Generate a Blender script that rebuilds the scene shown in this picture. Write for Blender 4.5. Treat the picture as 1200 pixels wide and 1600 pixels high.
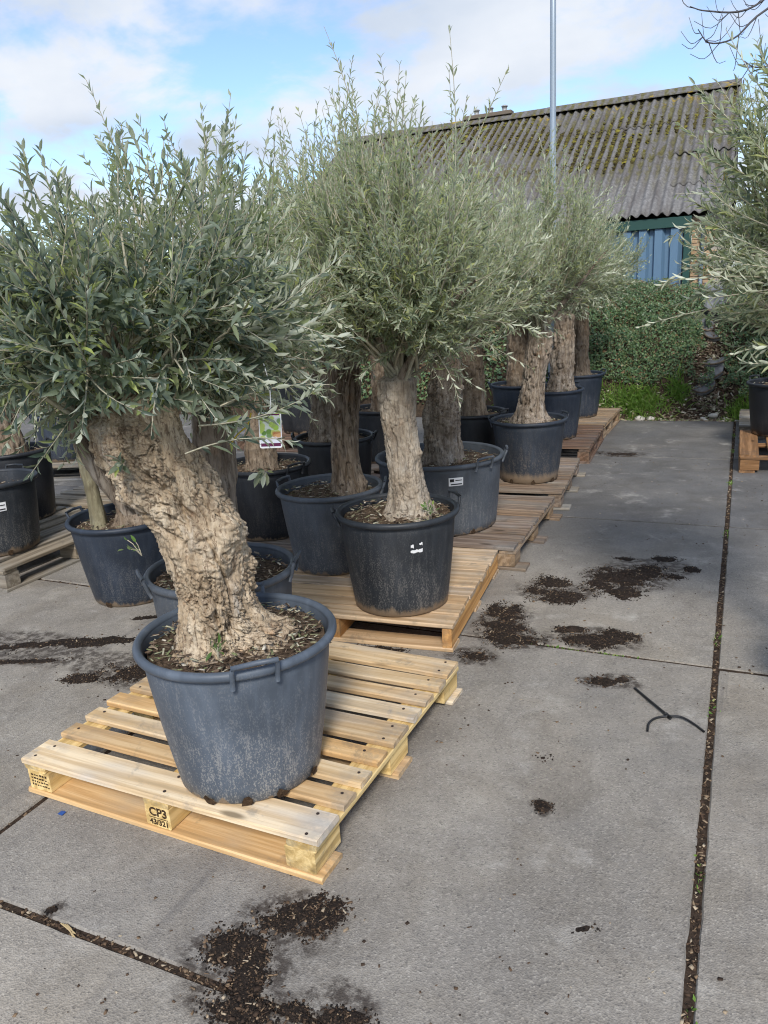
import bpy, math, random
import numpy as np
from mathutils import Vector, Matrix

for _o in list(bpy.data.objects):
    bpy.data.objects.remove(_o)
scene = bpy.context.scene
COL = scene.collection
PI = math.pi

# ------------------------------------------------------------------ camera
# grid frame: the long slab joint is the Y axis, slabs are 2 m; camera fitted to slab joints and pallet
F_PX, PITCH, ROLL, CAM_H, YAW = 1210.77, 0.27499, -0.0601, 1.565, 0.43785
CAM = Vector((0.020, -3.170, CAM_H))
_cy, _sy = math.cos(YAW), math.sin(YAW)
_f = Vector((-math.cos(PITCH)*_sy, math.cos(PITCH)*_cy, -math.sin(PITCH)))
_r0 = Vector((_cy, _sy, 0))
_u0 = _r0.cross(_f)
_r = _r0*math.cos(ROLL) + _u0*math.sin(ROLL)
_u = -_r0*math.sin(ROLL) + _u0*math.cos(ROLL)
cam_d = bpy.data.cameras.new('camera')
cam_d.sensor_fit = 'VERTICAL'; cam_d.sensor_height = 24.0
cam_d.lens = F_PX/1600*24.0
cam_d.clip_start = 0.05; cam_d.clip_end = 2000
cam = bpy.data.objects.new('camera', cam_d); COL.objects.link(cam)
M = Matrix.Identity(4)
for i in range(3):
    M[i][0], M[i][1], M[i][2], M[i][3] = _r[i], _u[i], -_f[i], CAM[i]
cam.matrix_world = M
scene.camera = cam

# ------------------------------------------------------------------ sky, sun, exposure
SUN_EL, SUN_AZ = math.radians(41), math.radians(157)      # azimuth clockwise from +Y: behind the camera, to its right
SKY_STRENGTH, SUN_STRENGTH, SUN_ANGLE = 0.088, 2.3, 11.0
CLOUD_LOW, CLOUD_HIGH, CLOUD_SHIFT = 0.375, 0.58, (4.29, 18.55, 0.0)
world = bpy.data.worlds.new('World'); scene.world = world; world.use_nodes = True
wn, wl = world.node_tree.nodes, world.node_tree.links
wn.clear()
w_out = wn.new('ShaderNodeOutputWorld'); w_bg = wn.new('ShaderNodeBackground')
w_sky = wn.new('ShaderNodeTexSky'); w_sky.sky_type = 'NISHITA'; w_sky.sun_disc = False
w_sky.sun_elevation = SUN_EL; w_sky.sun_rotation = SUN_AZ
w_sky.air_density = 1.0; w_sky.dust_density = 0.6; w_sky.ozone_density = 1.6
w_tc = wn.new('ShaderNodeTexCoord'); w_sep = wn.new('ShaderNodeSeparateXYZ')
wl.new(w_tc.outputs['Generated'], w_sep.inputs[0])
w_z = wn.new('ShaderNodeMath'); w_z.operation = 'MAXIMUM'; w_z.inputs[1].default_value = 0.0
wl.new(w_sep.outputs['Z'], w_z.inputs[0])
w_za = wn.new('ShaderNodeMath'); w_za.operation = 'ADD'; w_za.inputs[1].default_value = 0.32
wl.new(w_z.outputs[0], w_za.inputs[0])
w_div = wn.new('ShaderNodeVectorMath'); w_div.operation = 'DIVIDE'
w_cmb = wn.new('ShaderNodeCombineXYZ')
for k in range(3): wl.new(w_za.outputs[0], w_cmb.inputs[k])
wl.new(w_tc.outputs['Generated'], w_div.inputs[0]); wl.new(w_cmb.outputs[0], w_div.inputs[1])
w_add = wn.new('ShaderNodeVectorMath'); w_add.operation = 'ADD'; w_add.inputs[1].default_value = CLOUD_SHIFT
wl.new(w_div.outputs[0], w_add.inputs[0])
w_n = wn.new('ShaderNodeTexNoise'); w_n.inputs['Scale'].default_value = 3.4; w_n.inputs['Detail'].default_value = 10
w_n.inputs['Roughness'].default_value = 0.56; w_n.inputs['Distortion'].default_value = 0.2
wl.new(w_add.outputs[0], w_n.inputs['Vector'])
w_mask = wn.new('ShaderNodeMapRange'); w_mask.interpolation_type = 'SMOOTHSTEP'
w_mask.inputs['From Min'].default_value = CLOUD_LOW; w_mask.inputs['From Max'].default_value = CLOUD_HIGH
wl.new(w_n.outputs['Fac'], w_mask.inputs['Value'])
w_n2 = wn.new('ShaderNodeTexNoise'); w_n2.inputs['Scale'].default_value = 2.6; w_n2.inputs['Detail'].default_value = 6
wl.new(w_add.outputs[0], w_n2.inputs['Vector'])
w_cr = wn.new('ShaderNodeValToRGB')
w_cr.color_ramp.elements[0].position = 0.3; w_cr.color_ramp.elements[0].color = (4.2, 4.9, 6.0, 1)
w_cr.color_ramp.elements[1].position = 0.7; w_cr.color_ramp.elements[1].color = (6.5, 6.8, 7.3, 1)
wl.new(w_n2.outputs['Fac'], w_cr.inputs[0])
w_sat = wn.new('ShaderNodeMix'); w_sat.data_type = 'RGBA'; w_sat.blend_type = 'MULTIPLY'; w_sat.inputs['Factor'].default_value = 1.0
w_sat.inputs['B'].default_value = (1.36, 1.45, 1.68, 1)
wl.new(w_sky.outputs[0], w_sat.inputs['A'])
w_mix = wn.new('ShaderNodeMix'); w_mix.data_type = 'RGBA'
wl.new(w_mask.outputs['Result'], w_mix.inputs['Factor'])
wl.new(w_sat.outputs['Result'], w_mix.inputs['A']); wl.new(w_cr.outputs[0], w_mix.inputs['B'])
wl.new(w_mix.outputs['Result'], w_bg.inputs['Color'])
w_bg.inputs['Strength'].default_value = SKY_STRENGTH
wl.new(w_bg.outputs[0], w_out.inputs['Surface'])
sun_d = bpy.data.lights.new('sun', 'SUN'); sun_d.energy = SUN_STRENGTH; sun_d.angle = math.radians(SUN_ANGLE)
sun_d.color = (1.0, 0.955, 0.89)
sun = bpy.data.objects.new('sun', sun_d); COL.objects.link(sun)
_sd = Vector((math.sin(SUN_AZ)*math.cos(SUN_EL), math.cos(SUN_AZ)*math.cos(SUN_EL), math.sin(SUN_EL)))
sun.rotation_euler = _sd.to_track_quat('Z', 'Y').to_euler()
vs = scene.view_settings
vs.view_transform = 'Standard'; vs.look = 'None'; vs.gamma = 1.0; vs.use_curve_mapping = False
vs.exposure = 0.66
scene.render.engine = 'CYCLES'
scene.cycles.use_denoising = True
scene.cycles.filter_width = 1.1
scene.cycles.max_bounces = 4; scene.cycles.diffuse_bounces = 3; scene.cycles.adaptive_threshold = 0.02; scene.cycles.glossy_bounces = 2
scene.cycles.transmission_bounces = 4; scene.cycles.caustics_reflective = False; scene.cycles.caustics_refractive = False

# ------------------------------------------------------------------ numpy noise
def _hash(ix, iy, iz, seed):
    h = (ix.astype(np.int64)*374761393 + iy.astype(np.int64)*668265263 + iz.astype(np.int64)*2147483647 + int(seed)*974711) & 0xFFFFFFFF
    h = ((h ^ (h >> 13))*1274126177) & 0xFFFFFFFF
    h = ((h ^ (h >> 16))*2246822519) & 0xFFFFFFFF
    h = h ^ (h >> 15)
    return (h & 0xFFFFFF)/float(0xFFFFFF)
def vnoise(P, seed=0):
    P = np.asarray(P, float); I = np.floor(P); f = P-I; f = f*f*(3-2*f); I = I.astype(np.int64)
    r = 0
    for dx in (0, 1):
        for dy in (0, 1):
            for dz in (0, 1):
                w = (f[:,0] if dx else 1-f[:,0])*(f[:,1] if dy else 1-f[:,1])*(f[:,2] if dz else 1-f[:,2])
                r = r + w*_hash(I[:,0]+dx, I[:,1]+dy, I[:,2]+dz, seed)
    return r*2-1
def fbm(P, seed=0, octaves=4, gain=0.5):
    a, s, r = 1.0, 0.0, 0
    P = np.asarray(P, float)
    for o in range(octaves):
        r = r + a*vnoise(P*(2.03**o)+o*17.3, seed+o); s += a; a *= gain
    return r/s*1.6
def voro(P, seed=0):
    P = np.asarray(P, float); I = np.floor(P).astype(np.int64); n = len(P)
    f1 = np.full(n, 9.0); f2 = np.full(n, 9.0); idv = np.zeros(n)
    for dx in (-1, 0, 1):
        for dy in (-1, 0, 1):
            for dz in (-1, 0, 1):
                J = I+np.array([dx, dy, dz])
                c = J+np.stack([_hash(J[:,0], J[:,1], J[:,2], seed+k) for k in range(3)], -1)
                d = np.linalg.norm(P-c, axis=1)
                nearer = d < f1
                f2 = np.where(nearer, f1, np.minimum(f2, d)); idv = np.where(nearer, _hash(J[:,0], J[:,1], J[:,2], seed+9), idv)
                f1 = np.where(nearer, d, f1)
    return f1, f2, idv

# ------------------------------------------------------------------ object helpers
def link(name, data, parent=None, loc=None):
    o = bpy.data.objects.new(name, data); COL.objects.link(o)
    if parent is not None: o.parent = parent
    if loc is not None: o.location = loc
    return o
def tag(o, label, cat, group=None, kind=None):
    o['label'] = label; o['category'] = cat
    if group: o['group'] = group
    if kind: o['kind'] = kind
    return o
def empty(name, loc, rz=0.0):
    o = link(name, None, None, loc); o.rotation_euler = (0, 0, rz); o.empty_display_size = 0.1
    return o
def mesh_poly(name, V, F, mat=None, smooth=False):
    me = bpy.data.meshes.new(name); me.from_pydata([tuple(v) for v in V], [], [tuple(f) for f in F]); me.update()
    if mat: me.materials.append(mat)
    if smooth: me.polygons.foreach_set('use_smooth', np.ones(len(me.polygons), bool))
    return me
def mesh_np(name, V, F, mat=None, smooth=False):
    """V (n,3), F (m,k) all faces k-gons"""
    V = np.ascontiguousarray(V, np.float32); F = np.ascontiguousarray(F, np.int32)
    me = bpy.data.meshes.new(name)
    me.vertices.add(len(V)); me.vertices.foreach_set('co', V.ravel())
    m, k = F.shape
    me.loops.add(m*k); me.loops.foreach_set('vertex_index', F.ravel())
    me.polygons.add(m); me.polygons.foreach_set('loop_start', np.arange(0, m*k, k, dtype=np.int32))
    if smooth: me.polygons.foreach_set('use_smooth', np.ones(m, bool))
    me.update(calc_edges=True)
    if mat: me.materials.append(mat)
    return me
def grid_faces(nu, nv, wrap=False):
    """rows nv along, nu around"""
    i = np.arange(nv-1)[:,None]; j = np.arange(nu if wrap else nu-1)[None,:]
    j2 = (j+1) % nu
    a = i*nu+j; b = i*nu+j2; c = (i+1)*nu+j2; d = (i+1)*nu+j
    return np.stack(np.broadcast_arrays(a, b, c, d), -1).reshape(-1, 4)
class MB:
    def __init__(s): s.V = []; s.F = []
    def add(s, V, F):
        o = len(s.V); s.V += [tuple(v) for v in V]; s.F += [tuple(i+o for i in f) for f in F]; return s
    def box(s, x0, x1, y0, y1, z0, z1, b=0.0, rnd=None):
        """box with chamfered vertical and top/bottom edges when b > 0"""
        if b <= 0:
            V = [(x, y, z) for z in (z0, z1) for (x, y) in ((x0, y0), (x1, y0), (x1, y1), (x0, y1))]
            F = [(3, 2, 1, 0), (4, 5, 6, 7), (0, 1, 5, 4), (1, 2, 6, 5), (2, 3, 7, 6), (3, 0, 4, 7)]
            return s.add(V, F)
        ring = [(x0+b, y0), (x1-b, y0), (x1, y0+b), (x1, y1-b), (x1-b, y1), (x0+b, y1), (x0, y1-b), (x0, y0+b)]
        ins = [(min(max(x, x0+b), x1-b), min(max(y, y0+b), y1-b)) for x, y in ring]
        V = [(x, y, z0) for x, y in ins]+[(x, y, z0+b) for x, y in ring]+[(x, y, z1-b) for x, y in ring]+[(x, y, z1) for x, y in ins]
        F = [tuple(range(7, -1, -1)), tuple(range(24, 32))]
        for l in range(3):
            for k in range(8):
                F.append((l*8+k, l*8+(k+1) % 8, l*8+8+(k+1) % 8, l*8+8+k))
        return s.add(V, F)
    def tube(s, pts, rad, n=8, caps=True):
        pts = np.asarray(pts, float); m = len(pts); rad = np.broadcast_to(np.asarray(rad, float), (m,))
        T = np.gradient(pts, axis=0); T /= np.linalg.norm(T, axis=1)[:,None]+1e-9
        ref = np.array([0, 0, 1.0]) if abs(T[0,2]) < 0.8 else np.array([1.0, 0, 0])
        a = np.cross(T, ref); a /= np.linalg.norm(a, axis=1)[:,None]+1e-9; b = np.cross(T, a)
        th = np.arange(n)*2*PI/n
        V = (pts[:,None]+rad[:,None,None]*(np.cos(th)[None,:,None]*a[:,None]+np.sin(th)[None,:,None]*b[:,None])).reshape(-1, 3)
        F = [tuple(f) for f in grid_faces(n, m, True)]
        if caps: F += [tuple(range(n)), tuple(range((m-1)*n+n-1, (m-1)*n-1, -1))]
        return s.add(V, F)
    def lathe(s, prof, n=48, warp=None, caps=False):
        th = np.arange(n)*2*PI/n
        V = []
        for r, z in prof:
            rr = r*(warp(th, z) if warp else 1.0)
            V += list(zip(rr*np.cos(th), rr*np.sin(th), np.full(n, z)))
        F = [tuple(f) for f in grid_faces(n, len(prof), True)]
        if caps: F += [tuple(range(n-1, -1, -1)), tuple(range((len(prof)-1)*n, len(prof)*n))]
        return s.add(V, F)
    def obj(s, name, mat, parent=None, smooth=False, loc=None):
        return link(name, mesh_poly(name, s.V, s.F, mat, smooth), parent, loc)
def smooth_by_angle(o, deg=40):
    me = o.data
    me.polygons.foreach_set('use_smooth', np.ones(len(me.polygons), bool))
    me.set_sharp_from_angle(angle=math.radians(deg))
    return o
def catmull(P, n):
    P = np.asarray(P, float); k = len(P)
    Q = np.vstack([2*P[0]-P[1], P, 2*P[-1]-P[-2]])
    t = np.linspace(0, k-1-1e-6, n); i = t.astype(int); f = (t-i)[:,None]
    a, b, c, d = Q[i], Q[i+1], Q[i+2], Q[i+3]
    return 0.5*(2*b+(c-a)*f+(2*a-5*b+4*c-d)*f**2+(3*b-a-3*c+d)*f**3)

# ------------------------------------------------------------------ material helpers
class NT:
    def __init__(s, name):
        s.m = bpy.data.materials.new(name); s.m.use_nodes = True
        s.t = s.m.node_tree; s.t.nodes.clear()
        s.out = s.t.nodes.new('ShaderNodeOutputMaterial')
    def n(s, typ, **kw):
        x = s.t.nodes.new('ShaderNode'+typ)
        for k, v in kw.items():
            setattr(x, k, v)
        return x
    def l(s, a, b): s.t.links.new(a, b)
    def setin(s, node, key, v):
        if v is None: return
        if isinstance(v, bpy.types.NodeSocket): s.l(v, node.inputs[key])
        else: node.inputs[key].default_value = v
    def pos(s): return s.n('NewGeometry').outputs['Position']
    def objco(s): return s.n('TexCoord').outputs['Object']
    def mapping(s, v, scale=(1, 1, 1), loc=(0, 0, 0), rot=(0, 0, 0)):
        x = s.n('Mapping'); s.l(v, x.inputs['Vector'])
        s.setin(x, 'Scale', scale); s.setin(x, 'Location', loc); x.inputs['Rotation'].default_value = rot
        return x.outputs[0]
    def noise(s, v, scale, detail=4, rough=0.55, dist=0.0):
        x = s.n('TexNoise'); s.l(v, x.inputs['Vector'])
        for k, q in (('Scale', scale), ('Detail', detail), ('Roughness', rough), ('Distortion', dist)): x.inputs[k].default_value = q
        return x.outputs['Fac']
    def voro(s, v, scale, out='Distance', feature='F1', rnd=1.0):
        x = s.n('TexVoronoi', feature=feature); s.l(v, x.inputs['Vector']); x.inputs['Scale'].default_value = scale
        x.inputs['Randomness'].default_value = rnd
        return x.outputs[out]
    def ramp(s, v, stops, interp='LINEAR'):
        x = s.n('ValToRGB'); s.l(v, x.inputs[0]); cr = x.color_ramp; cr.interpolation = interp
        while len(cr.elements) < len(stops): cr.elements.new(0.5)
        for e, (p, c) in zip(cr.elements, stops):
            e.position = p; e.color = (c, c, c, 1) if isinstance(c, (int, float)) else (*c, 1)
        return x.outputs[0]
    def rng(s, v, a, b, c=0.0, d=1.0, smooth=True):
        x = s.n('MapRange'); x.interpolation_type = 'SMOOTHSTEP' if smooth else 'LINEAR'
        s.setin(x, 'Value', v)
        for k, q in (('From Min', a), ('From Max', b), ('To Min', c), ('To Max', d)): x.inputs[k].default_value = q
        return x.outputs['Result']
    def mix(s, f, a, b, mode='MIX'):
        x = s.n('Mix', data_type='RGBA', blend_type=mode); x.clamp_factor = True
        s.setin(x, 'Factor', f)
        for k, q in (('A', a), ('B', b)):
            if isinstance(q, (tuple, list)): q = (*q[:3], 1)
            elif isinstance(q, (int, float)): q = (q, q, q, 1)
            s.setin(x, k, q)
        return x.outputs['Result']
    def math(s, op, a, b=None, clamp=False):
        x = s.n('Math', operation=op, use_clamp=clamp); s.setin(x, 0, a)
        if b is not None: s.setin(x, 1, b)
        return x.outputs[0]
    def sep(s, v, ax):
        x = s.n('SeparateXYZ'); s.l(v, x.inputs[0]); return x.outputs[ax]
    def rand(s): return s.n('ObjectInfo').outputs['Random']
    def bump(s, h, strength=0.5, dist=0.01, normal=None):
        x = s.n('Bump'); s.l(h, x.inputs['Height']); x.inputs['Strength'].default_value = strength; x.inputs['Distance'].default_value = dist
        if normal: s.l(normal, x.inputs['Normal'])
        return x.outputs[0]
    def bsdf(s, color, rough=0.7, normal=None, spec=0.4, metal=0.0):
        x = s.n('BsdfPrincipled')
        if isinstance(color, (tuple, list)): color = (*color[:3], 1)
        s.setin(x, 'Base Color', color); s.setin(x, 'Roughness', rough); s.setin(x, 'Metallic', metal)
        x.inputs['Specular IOR Level'].default_value = spec
        if normal: s.l(normal, x.inputs['Normal'])
        return x.outputs[0]
    def done(s, sh): s.l(sh, s.out.inputs['Surface']); return s.m

def mat_plain(name, c, rough=0.6, spec=0.4, metal=0.0):
    t = NT(name); return t.done(t.bsdf(c, rough, None, spec, metal))

STAINS = [(-0.97, -1.80, 0.16, 0.12), (-1.02, -1.95, 0.18, 0.10), (-0.90, -2.06, 0.22, 0.08), (-0.96, 0.22, 0.15, 0.24), (-0.87, 0.04, 0.22, 0.14), (-0.98, -0.20, 0.14, 0.10),
          (-0.48, 0.95, 0.27, 0.22), (-0.36, 1.15, 0.26, 0.14), (-0.80, 0.65, 0.24, 0.17), (-0.50, 0.14, 0.25, 0.13), (-0.38, -0.25, 0.14, 0.07), (-0.46, -1.11, 0.05, 0.04),
          (-3.05, -0.75, 0.50, 0.16), (-2.40, -0.78, 0.36, 0.18), (-0.95, 4.15, 0.28, 0.14), (-0.72, -1.97, 0.10, 0.07), (-1.6, -1.99, 0.03, 0.03)]
def mat_concrete():
    t = NT('concrete'); p = t.pos()
    big = t.noise(p, 0.9, 5, 0.6); mid = t.noise(p, 5.0, 6, 0.62); fine = t.noise(p, 70, 4, 0.7)
    speck = t.voro(p, 210, 'Color'); sv = t.sep(speck, 0)
    c = t.ramp(big, [(0.3, (0.22, 0.204, 0.18)), (0.62, (0.365, 0.335, 0.29))])
    c = t.mix(t.rng(mid, 0.35, 0.75), t.mix(0.5, c, (0.18, 0.168, 0.155)), c)
    c = t.mix(t.rng(fine, 0.45, 0.8, 0, 0.4), c, (0.50, 0.47, 0.42))
    c = t.mix(t.rng(sv, 0.82, 0.99, 0, 0.34), c, (0.50, 0.465, 0.41))
    c = t.mix(t.rng(sv, 0.14, 0.02, 0, 0.5), c, (0.10, 0.095, 0.09))
    # damp blue-grey patches and far slabs darkened by algae and wet
    w = t.noise(t.mapping(p, (0.55, 0.40, 1), (4.2, 1.0, 0)), 1.0, 5, 0.55)
    damp = t.rng(w, 0.50, 0.66)
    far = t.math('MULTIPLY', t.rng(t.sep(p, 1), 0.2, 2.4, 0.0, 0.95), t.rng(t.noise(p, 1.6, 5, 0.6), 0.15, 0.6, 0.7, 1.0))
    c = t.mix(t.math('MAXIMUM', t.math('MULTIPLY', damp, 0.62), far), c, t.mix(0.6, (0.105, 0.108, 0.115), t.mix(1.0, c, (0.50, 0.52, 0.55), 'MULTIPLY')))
    blot = t.noise(p, 2.6, 8, 0.68, 0.6)
    c = t.mix(t.rng(blot, 0.40, 0.66, 0.0, 0.5), c, t.mix(1.0, c, (0.60, 0.565, 0.52), 'MULTIPLY'))
    pale = t.noise(t.mapping(p, (1, 1, 1), (9, 3, 0)), 3.4, 7, 0.7)
    c = t.mix(t.rng(pale, 0.54, 0.74, 0.0, 0.45), c, (0.52, 0.50, 0.46))
    # rusty brown peat stains
    st = t.noise(p, 2.2, 7, 0.65, 0.4)
    c = t.mix(t.rng(st, 0.60, 0.78, 0, 0.6), c, (0.12, 0.10, 0.085))
    # peat dust trodden in round the spills: (x, y, rx, ry)
    wob = t.n('TexNoise'); t.l(p, wob.inputs['Vector']); wob.inputs['Scale'].default_value = 5.5; wob.inputs['Detail'].default_value = 5; wob.inputs['Roughness'].default_value = 0.65
    pv = t.n('VectorMath', operation='MULTIPLY_ADD'); t.l(wob.outputs['Color'], pv.inputs[0]); pv.inputs[1].default_value = (0.16, 0.16, 0); t.l(p, pv.inputs[2])
    tot = None
    for (bx, by, rx, ry) in STAINS:
        mp = t.mapping(pv.outputs[0], (1/rx, 1/ry, 0), (-(bx+0.08)/rx, -(by+0.08)/ry, 0))
        ln = t.n('VectorMath', operation='LENGTH'); t.l(mp, ln.inputs[0])
        q = t.rng(ln.outputs['Value'], 1.10, 0.72)
        tot = q if tot is None else t.math('MAXIMUM', tot, q)
    gr = t.noise(p, 26, 5, 0.7)
    c = t.mix(t.math('MULTIPLY', tot, t.rng(gr, 0.40, 0.58, 0.12, 0.9)), c, (0.050, 0.040, 0.033))
    # tyre scuffs and sweep lines along the yard
    ty = t.noise(t.mapping(p, (9, 0.5, 1), (1.3, 0, 0), (0, 0, 0.18)), 1.0, 6, 0.7, 0.6)
    c = t.mix(t.math('MULTIPLY', t.rng(ty, 0.56, 0.70), t.rng(big, 0.35, 0.6, 0.1, 0.45)), c, (0.13, 0.122, 0.115))
    # pale lime scuffs, stretched
    sc = t.noise(t.mapping(p, (2.2, 7, 1)), 3.0, 5, 0.7)
    c = t.mix(t.rng(sc, 0.66, 0.76, 0, 0.5), c, (0.50, 0.49, 0.46))
    tint = t.ramp(t.rand(), [(0.0, (0.86, 0.87, 0.90)), (1.0, (1.12, 1.09, 1.04))])
    c = t.mix(1.0, c, tint, 'MULTIPLY')
    h = t.math('ADD', t.math('MULTIPLY', fine, 0.6), t.math('MULTIPLY', t.voro(p, 210), 0.5))
    nrm = t.bump(h, 0.55, 0.006); nrm = t.bump(mid, 0.3, 0.02, nrm)
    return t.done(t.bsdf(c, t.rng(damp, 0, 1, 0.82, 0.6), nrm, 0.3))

def mat_soil(name='soil', dark=(0.018, 0.013, 0.010), light=(0.085, 0.058, 0.04), scale=60):
    t = NT(name); p = t.pos()
    a = t.noise(p, scale, 6, 0.7); b = t.noise(p, scale*0.2, 4, 0.6)
    c = t.ramp(a, [(0.35, dark), (0.7, light)])
    c = t.mix(t.rng(b, 0.55, 0.75, 0, 0.5), c, tuple(x*1.8 for x in light))
    return t.done(t.bsdf(c, 0.95, t.bump(a, 0.9, 0.012), 0.15))

def mat_island(name, stops, rough=0.8, spec=0.25):
    """colour picked per loose piece"""
    t = NT(name); r = t.n('NewGeometry').outputs['Random Per Island']
    c = t.ramp(r, stops); n = t.noise(t.pos(), 160, 3)
    c = t.mix(1.0, c, t.ramp(n, [(0.2, 0.6), (0.8, 1.3)]), 'MULTIPLY')
    return t.done(t.bsdf(c, rough, None, spec))

def mat_wood(name, light, dark, grey=(0.30, 0.28, 0.25), weather=0.2, grain=1.0, vary=0.2):
    t = NT(name); o = t.objco(); rnd = t.rand()
    cmb = t.n('CombineXYZ'); 
    for k in range(3): t.l(t.math('MULTIPLY', rnd, 37.0+k*11), cmb.inputs[k])
    va = t.n('VectorMath', operation='ADD'); t.l(o, va.inputs[0]); t.l(cmb.outputs[0], va.inputs[1]); v = va.outputs[0]
    wob = t.noise(t.mapping(v, (1.2, 3, 3)), 2.0, 3)
    g = t.noise(t.mapping(v, (2.2, 55, 55)), 1.0, 6, 0.6, 0.8)
    rings = t.n('TexWave', wave_type='RINGS'); rings.rings_direction = 'X'
    t.l(t.mapping(v, (0.5, 7, 7)), rings.inputs['Vector']); rings.inputs['Scale'].default_value = 1.1; rings.inputs['Distortion'].default_value = 7.0
    rings.inputs['Detail'].default_value = 3
    gg = t.math('ADD', t.math('MULTIPLY', g, 0.8), t.math('MULTIPLY', rings.outputs['Fac'], 0.2))
    band = t.noise(t.mapping(v, (0.9, 16, 16)), 1.0, 5, 0.6, 1.2)
    gg = t.math('ADD', t.math('MULTIPLY', gg, 0.6), t.math('MULTIPLY', band, 0.4))
    c = t.ramp(gg, [(0.36, tuple(x*0.80 for x in dark)), (0.46, dark), (0.58, light)])
    kn = t.voro(t.mapping(v, (2.6, 9, 9)), 1.0)
    c = t.mix(t.rng(kn, 0.16, 0.06, 0, 0.85), c, tuple(x*0.32 for x in dark))
    c = t.mix(t.rng(wob, 0.6-weather*0.35, 0.95-weather*0.45, 0, min(1, weather*2.2)), c, grey)
    sm = t.noise(v, 7, 6, 0.7, 0.4)
    ends = t.math('MULTIPLY', t.rng(t.math('ABSOLUTE', t.sep(o, 0)), 0.40, 0.58), t.rng(t.noise(v, 12, 5, 0.7), 0.42, 0.62))
    c = t.mix(t.math('MULTIPLY', ends, 0.6), c, tuple(x*0.62 for x in grey))
    c = t.mix(t.rng(sm, 0.55, 0.69, 0, 0.55), c, tuple(x*0.42 for x in grey))
    c = t.mix(vary, c, t.mix(1.0, c, t.ramp(t.math('FRACT', t.math('MULTIPLY', rnd, 7.31)), [(0, (1.0, 1.16, 1.5)), (0.45, (1.0, 1.0, 1.0)), (0.75, (1.0, 0.82, 0.58)), (1, (0.78, 0.80, 0.86))]), 'MULTIPLY'))
    c = t.mix(1.0, c, t.ramp(rnd, [(0, (0.86, 0.86, 0.87)), (1, (1.10, 1.07, 1.02))]), 'MULTIPLY')
    return t.done(t.bsdf(c, 0.8, t.bump(gg, 0.5*grain, 0.005), 0.2))

def mat_pot(name, base, dust=0.25, dustcol=(0.36, 0.34, 0.31), stain=0.05):
    """weathered plastic; object origin at pot base"""
    t = NT(name); o = t.objco(); z = t.sep(o, 2)
    n1 = t.noise(o, 5, 5, 0.6); n2 = t.noise(t.mapping(o, (48, 48, 7)), 1.0, 5, 0.7, 0.5)
    sp = t.noise(t.mapping(o, (1, 1, 0.6)), 210, 3, 0.75)
    c = t.mix(t.rng(n1, 0.3, 0.7), tuple(x*0.82 for x in base), tuple(x*1.22 for x in base))
    low = t.math('ADD', t.rng(z, 0.46, 0.05, 0.0, 1.0, False), t.math('MULTIPLY', t.math('SUBTRACT', n1, 0.5), 1.4), True)
    d = t.math('MULTIPLY', t.rng(t.math('ADD', t.math('MULTIPLY', sp, 0.62), t.math('MULTIPLY', n2, 0.38)), 0.49, 0.60), low)
    c = t.mix(t.math('MULTIPLY', d, dust), c, dustcol)
    st = t.noise(t.mapping(o, (11, 11, 1.6)), 1.0, 4, 0.6)
    c = t.mix(t.math('MULTIPLY', t.rng(st, 0.52, 0.72), 0.30), c, tuple(x*1.9+0.02 for x in base))
    edge = t.math('ADD', z, t.math('MULTIPLY', t.math('SUBTRACT', t.noise(t.mapping(o, (14, 14, 3)), 1.0, 5, 0.7), 0.5), 0.13))
    c = t.mix(t.rng(edge, stain, stain*0.35, 0, 0.85), c, (0.26, 0.19, 0.125))
    sc = t.noise(t.mapping(o, (3, 3, 40)), 2.0, 4, 0.7)
    c = t.mix(t.rng(sc, 0.68, 0.76, 0, 0.3), c, tuple(x*2.2+0.02 for x in base))
    return t.done(t.bsdf(c, t.rng(n1, 0.2, 0.8, 0.42, 0.6), t.bump(sp, 0.12, 0.002), 0.42))

def mat_bark(name, light, mid, dark, scale=1.0, streak=1.0):
    t = NT(name); o = t.objco()
    v = t.mapping(o, (1, 1, 0.38*streak))
    n1 = t.noise(v, 26*scale, 7, 0.66, 0.5); n2 = t.noise(o, 7, 4, 0.6)
    vd = t.voro(t.mapping(o, (1, 1, 0.45)), 60*scale, 'Color')
    c = t.ramp(n1, [(0.30, dark), (0.48, mid), (0.66, light)])
    c = t.mix(0.35, c, t.ramp(t.sep(vd, 0), [(0.0, mid), (1.0, light)]))
    c = t.mix(t.rng(n2, 0.35, 0.7), t.mix(1.0, c, (0.72, 0.68, 0.64), 'MULTIPLY'), c)
    gy = t.noise(t.mapping(o, (1, 1, 0.5), (3, 1, 7)), 9, 5, 0.65)
    lum = tuple((light[0]+light[1]+light[2])/3*k for k in (0.78, 0.78, 0.76))
    c = t.mix(t.rng(gy, 0.54, 0.72, 0, 0.4), c, lum)
    red = t.noise(o, 11, 4, 0.6)
    c = t.mix(t.rng(red, 0.60, 0.74, 0, 0.4), c, (mid[0]*1.25, mid[1]*0.95, mid[2]*0.75))
    fib = t.noise(t.mapping(o, (1, 1, 0.16*streak)), 95*scale, 5, 0.7, 0.6)
    c = t.mix(t.rng(fib, 0.50, 0.37, 0, 0.8), c, dark)
    h = t.math('ADD', n1, t.math('MULTIPLY', fib, 0.8))
    return t.done(t.bsdf(c, 0.92, t.bump(h, 0.95, 0.010), 0.15))

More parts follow.
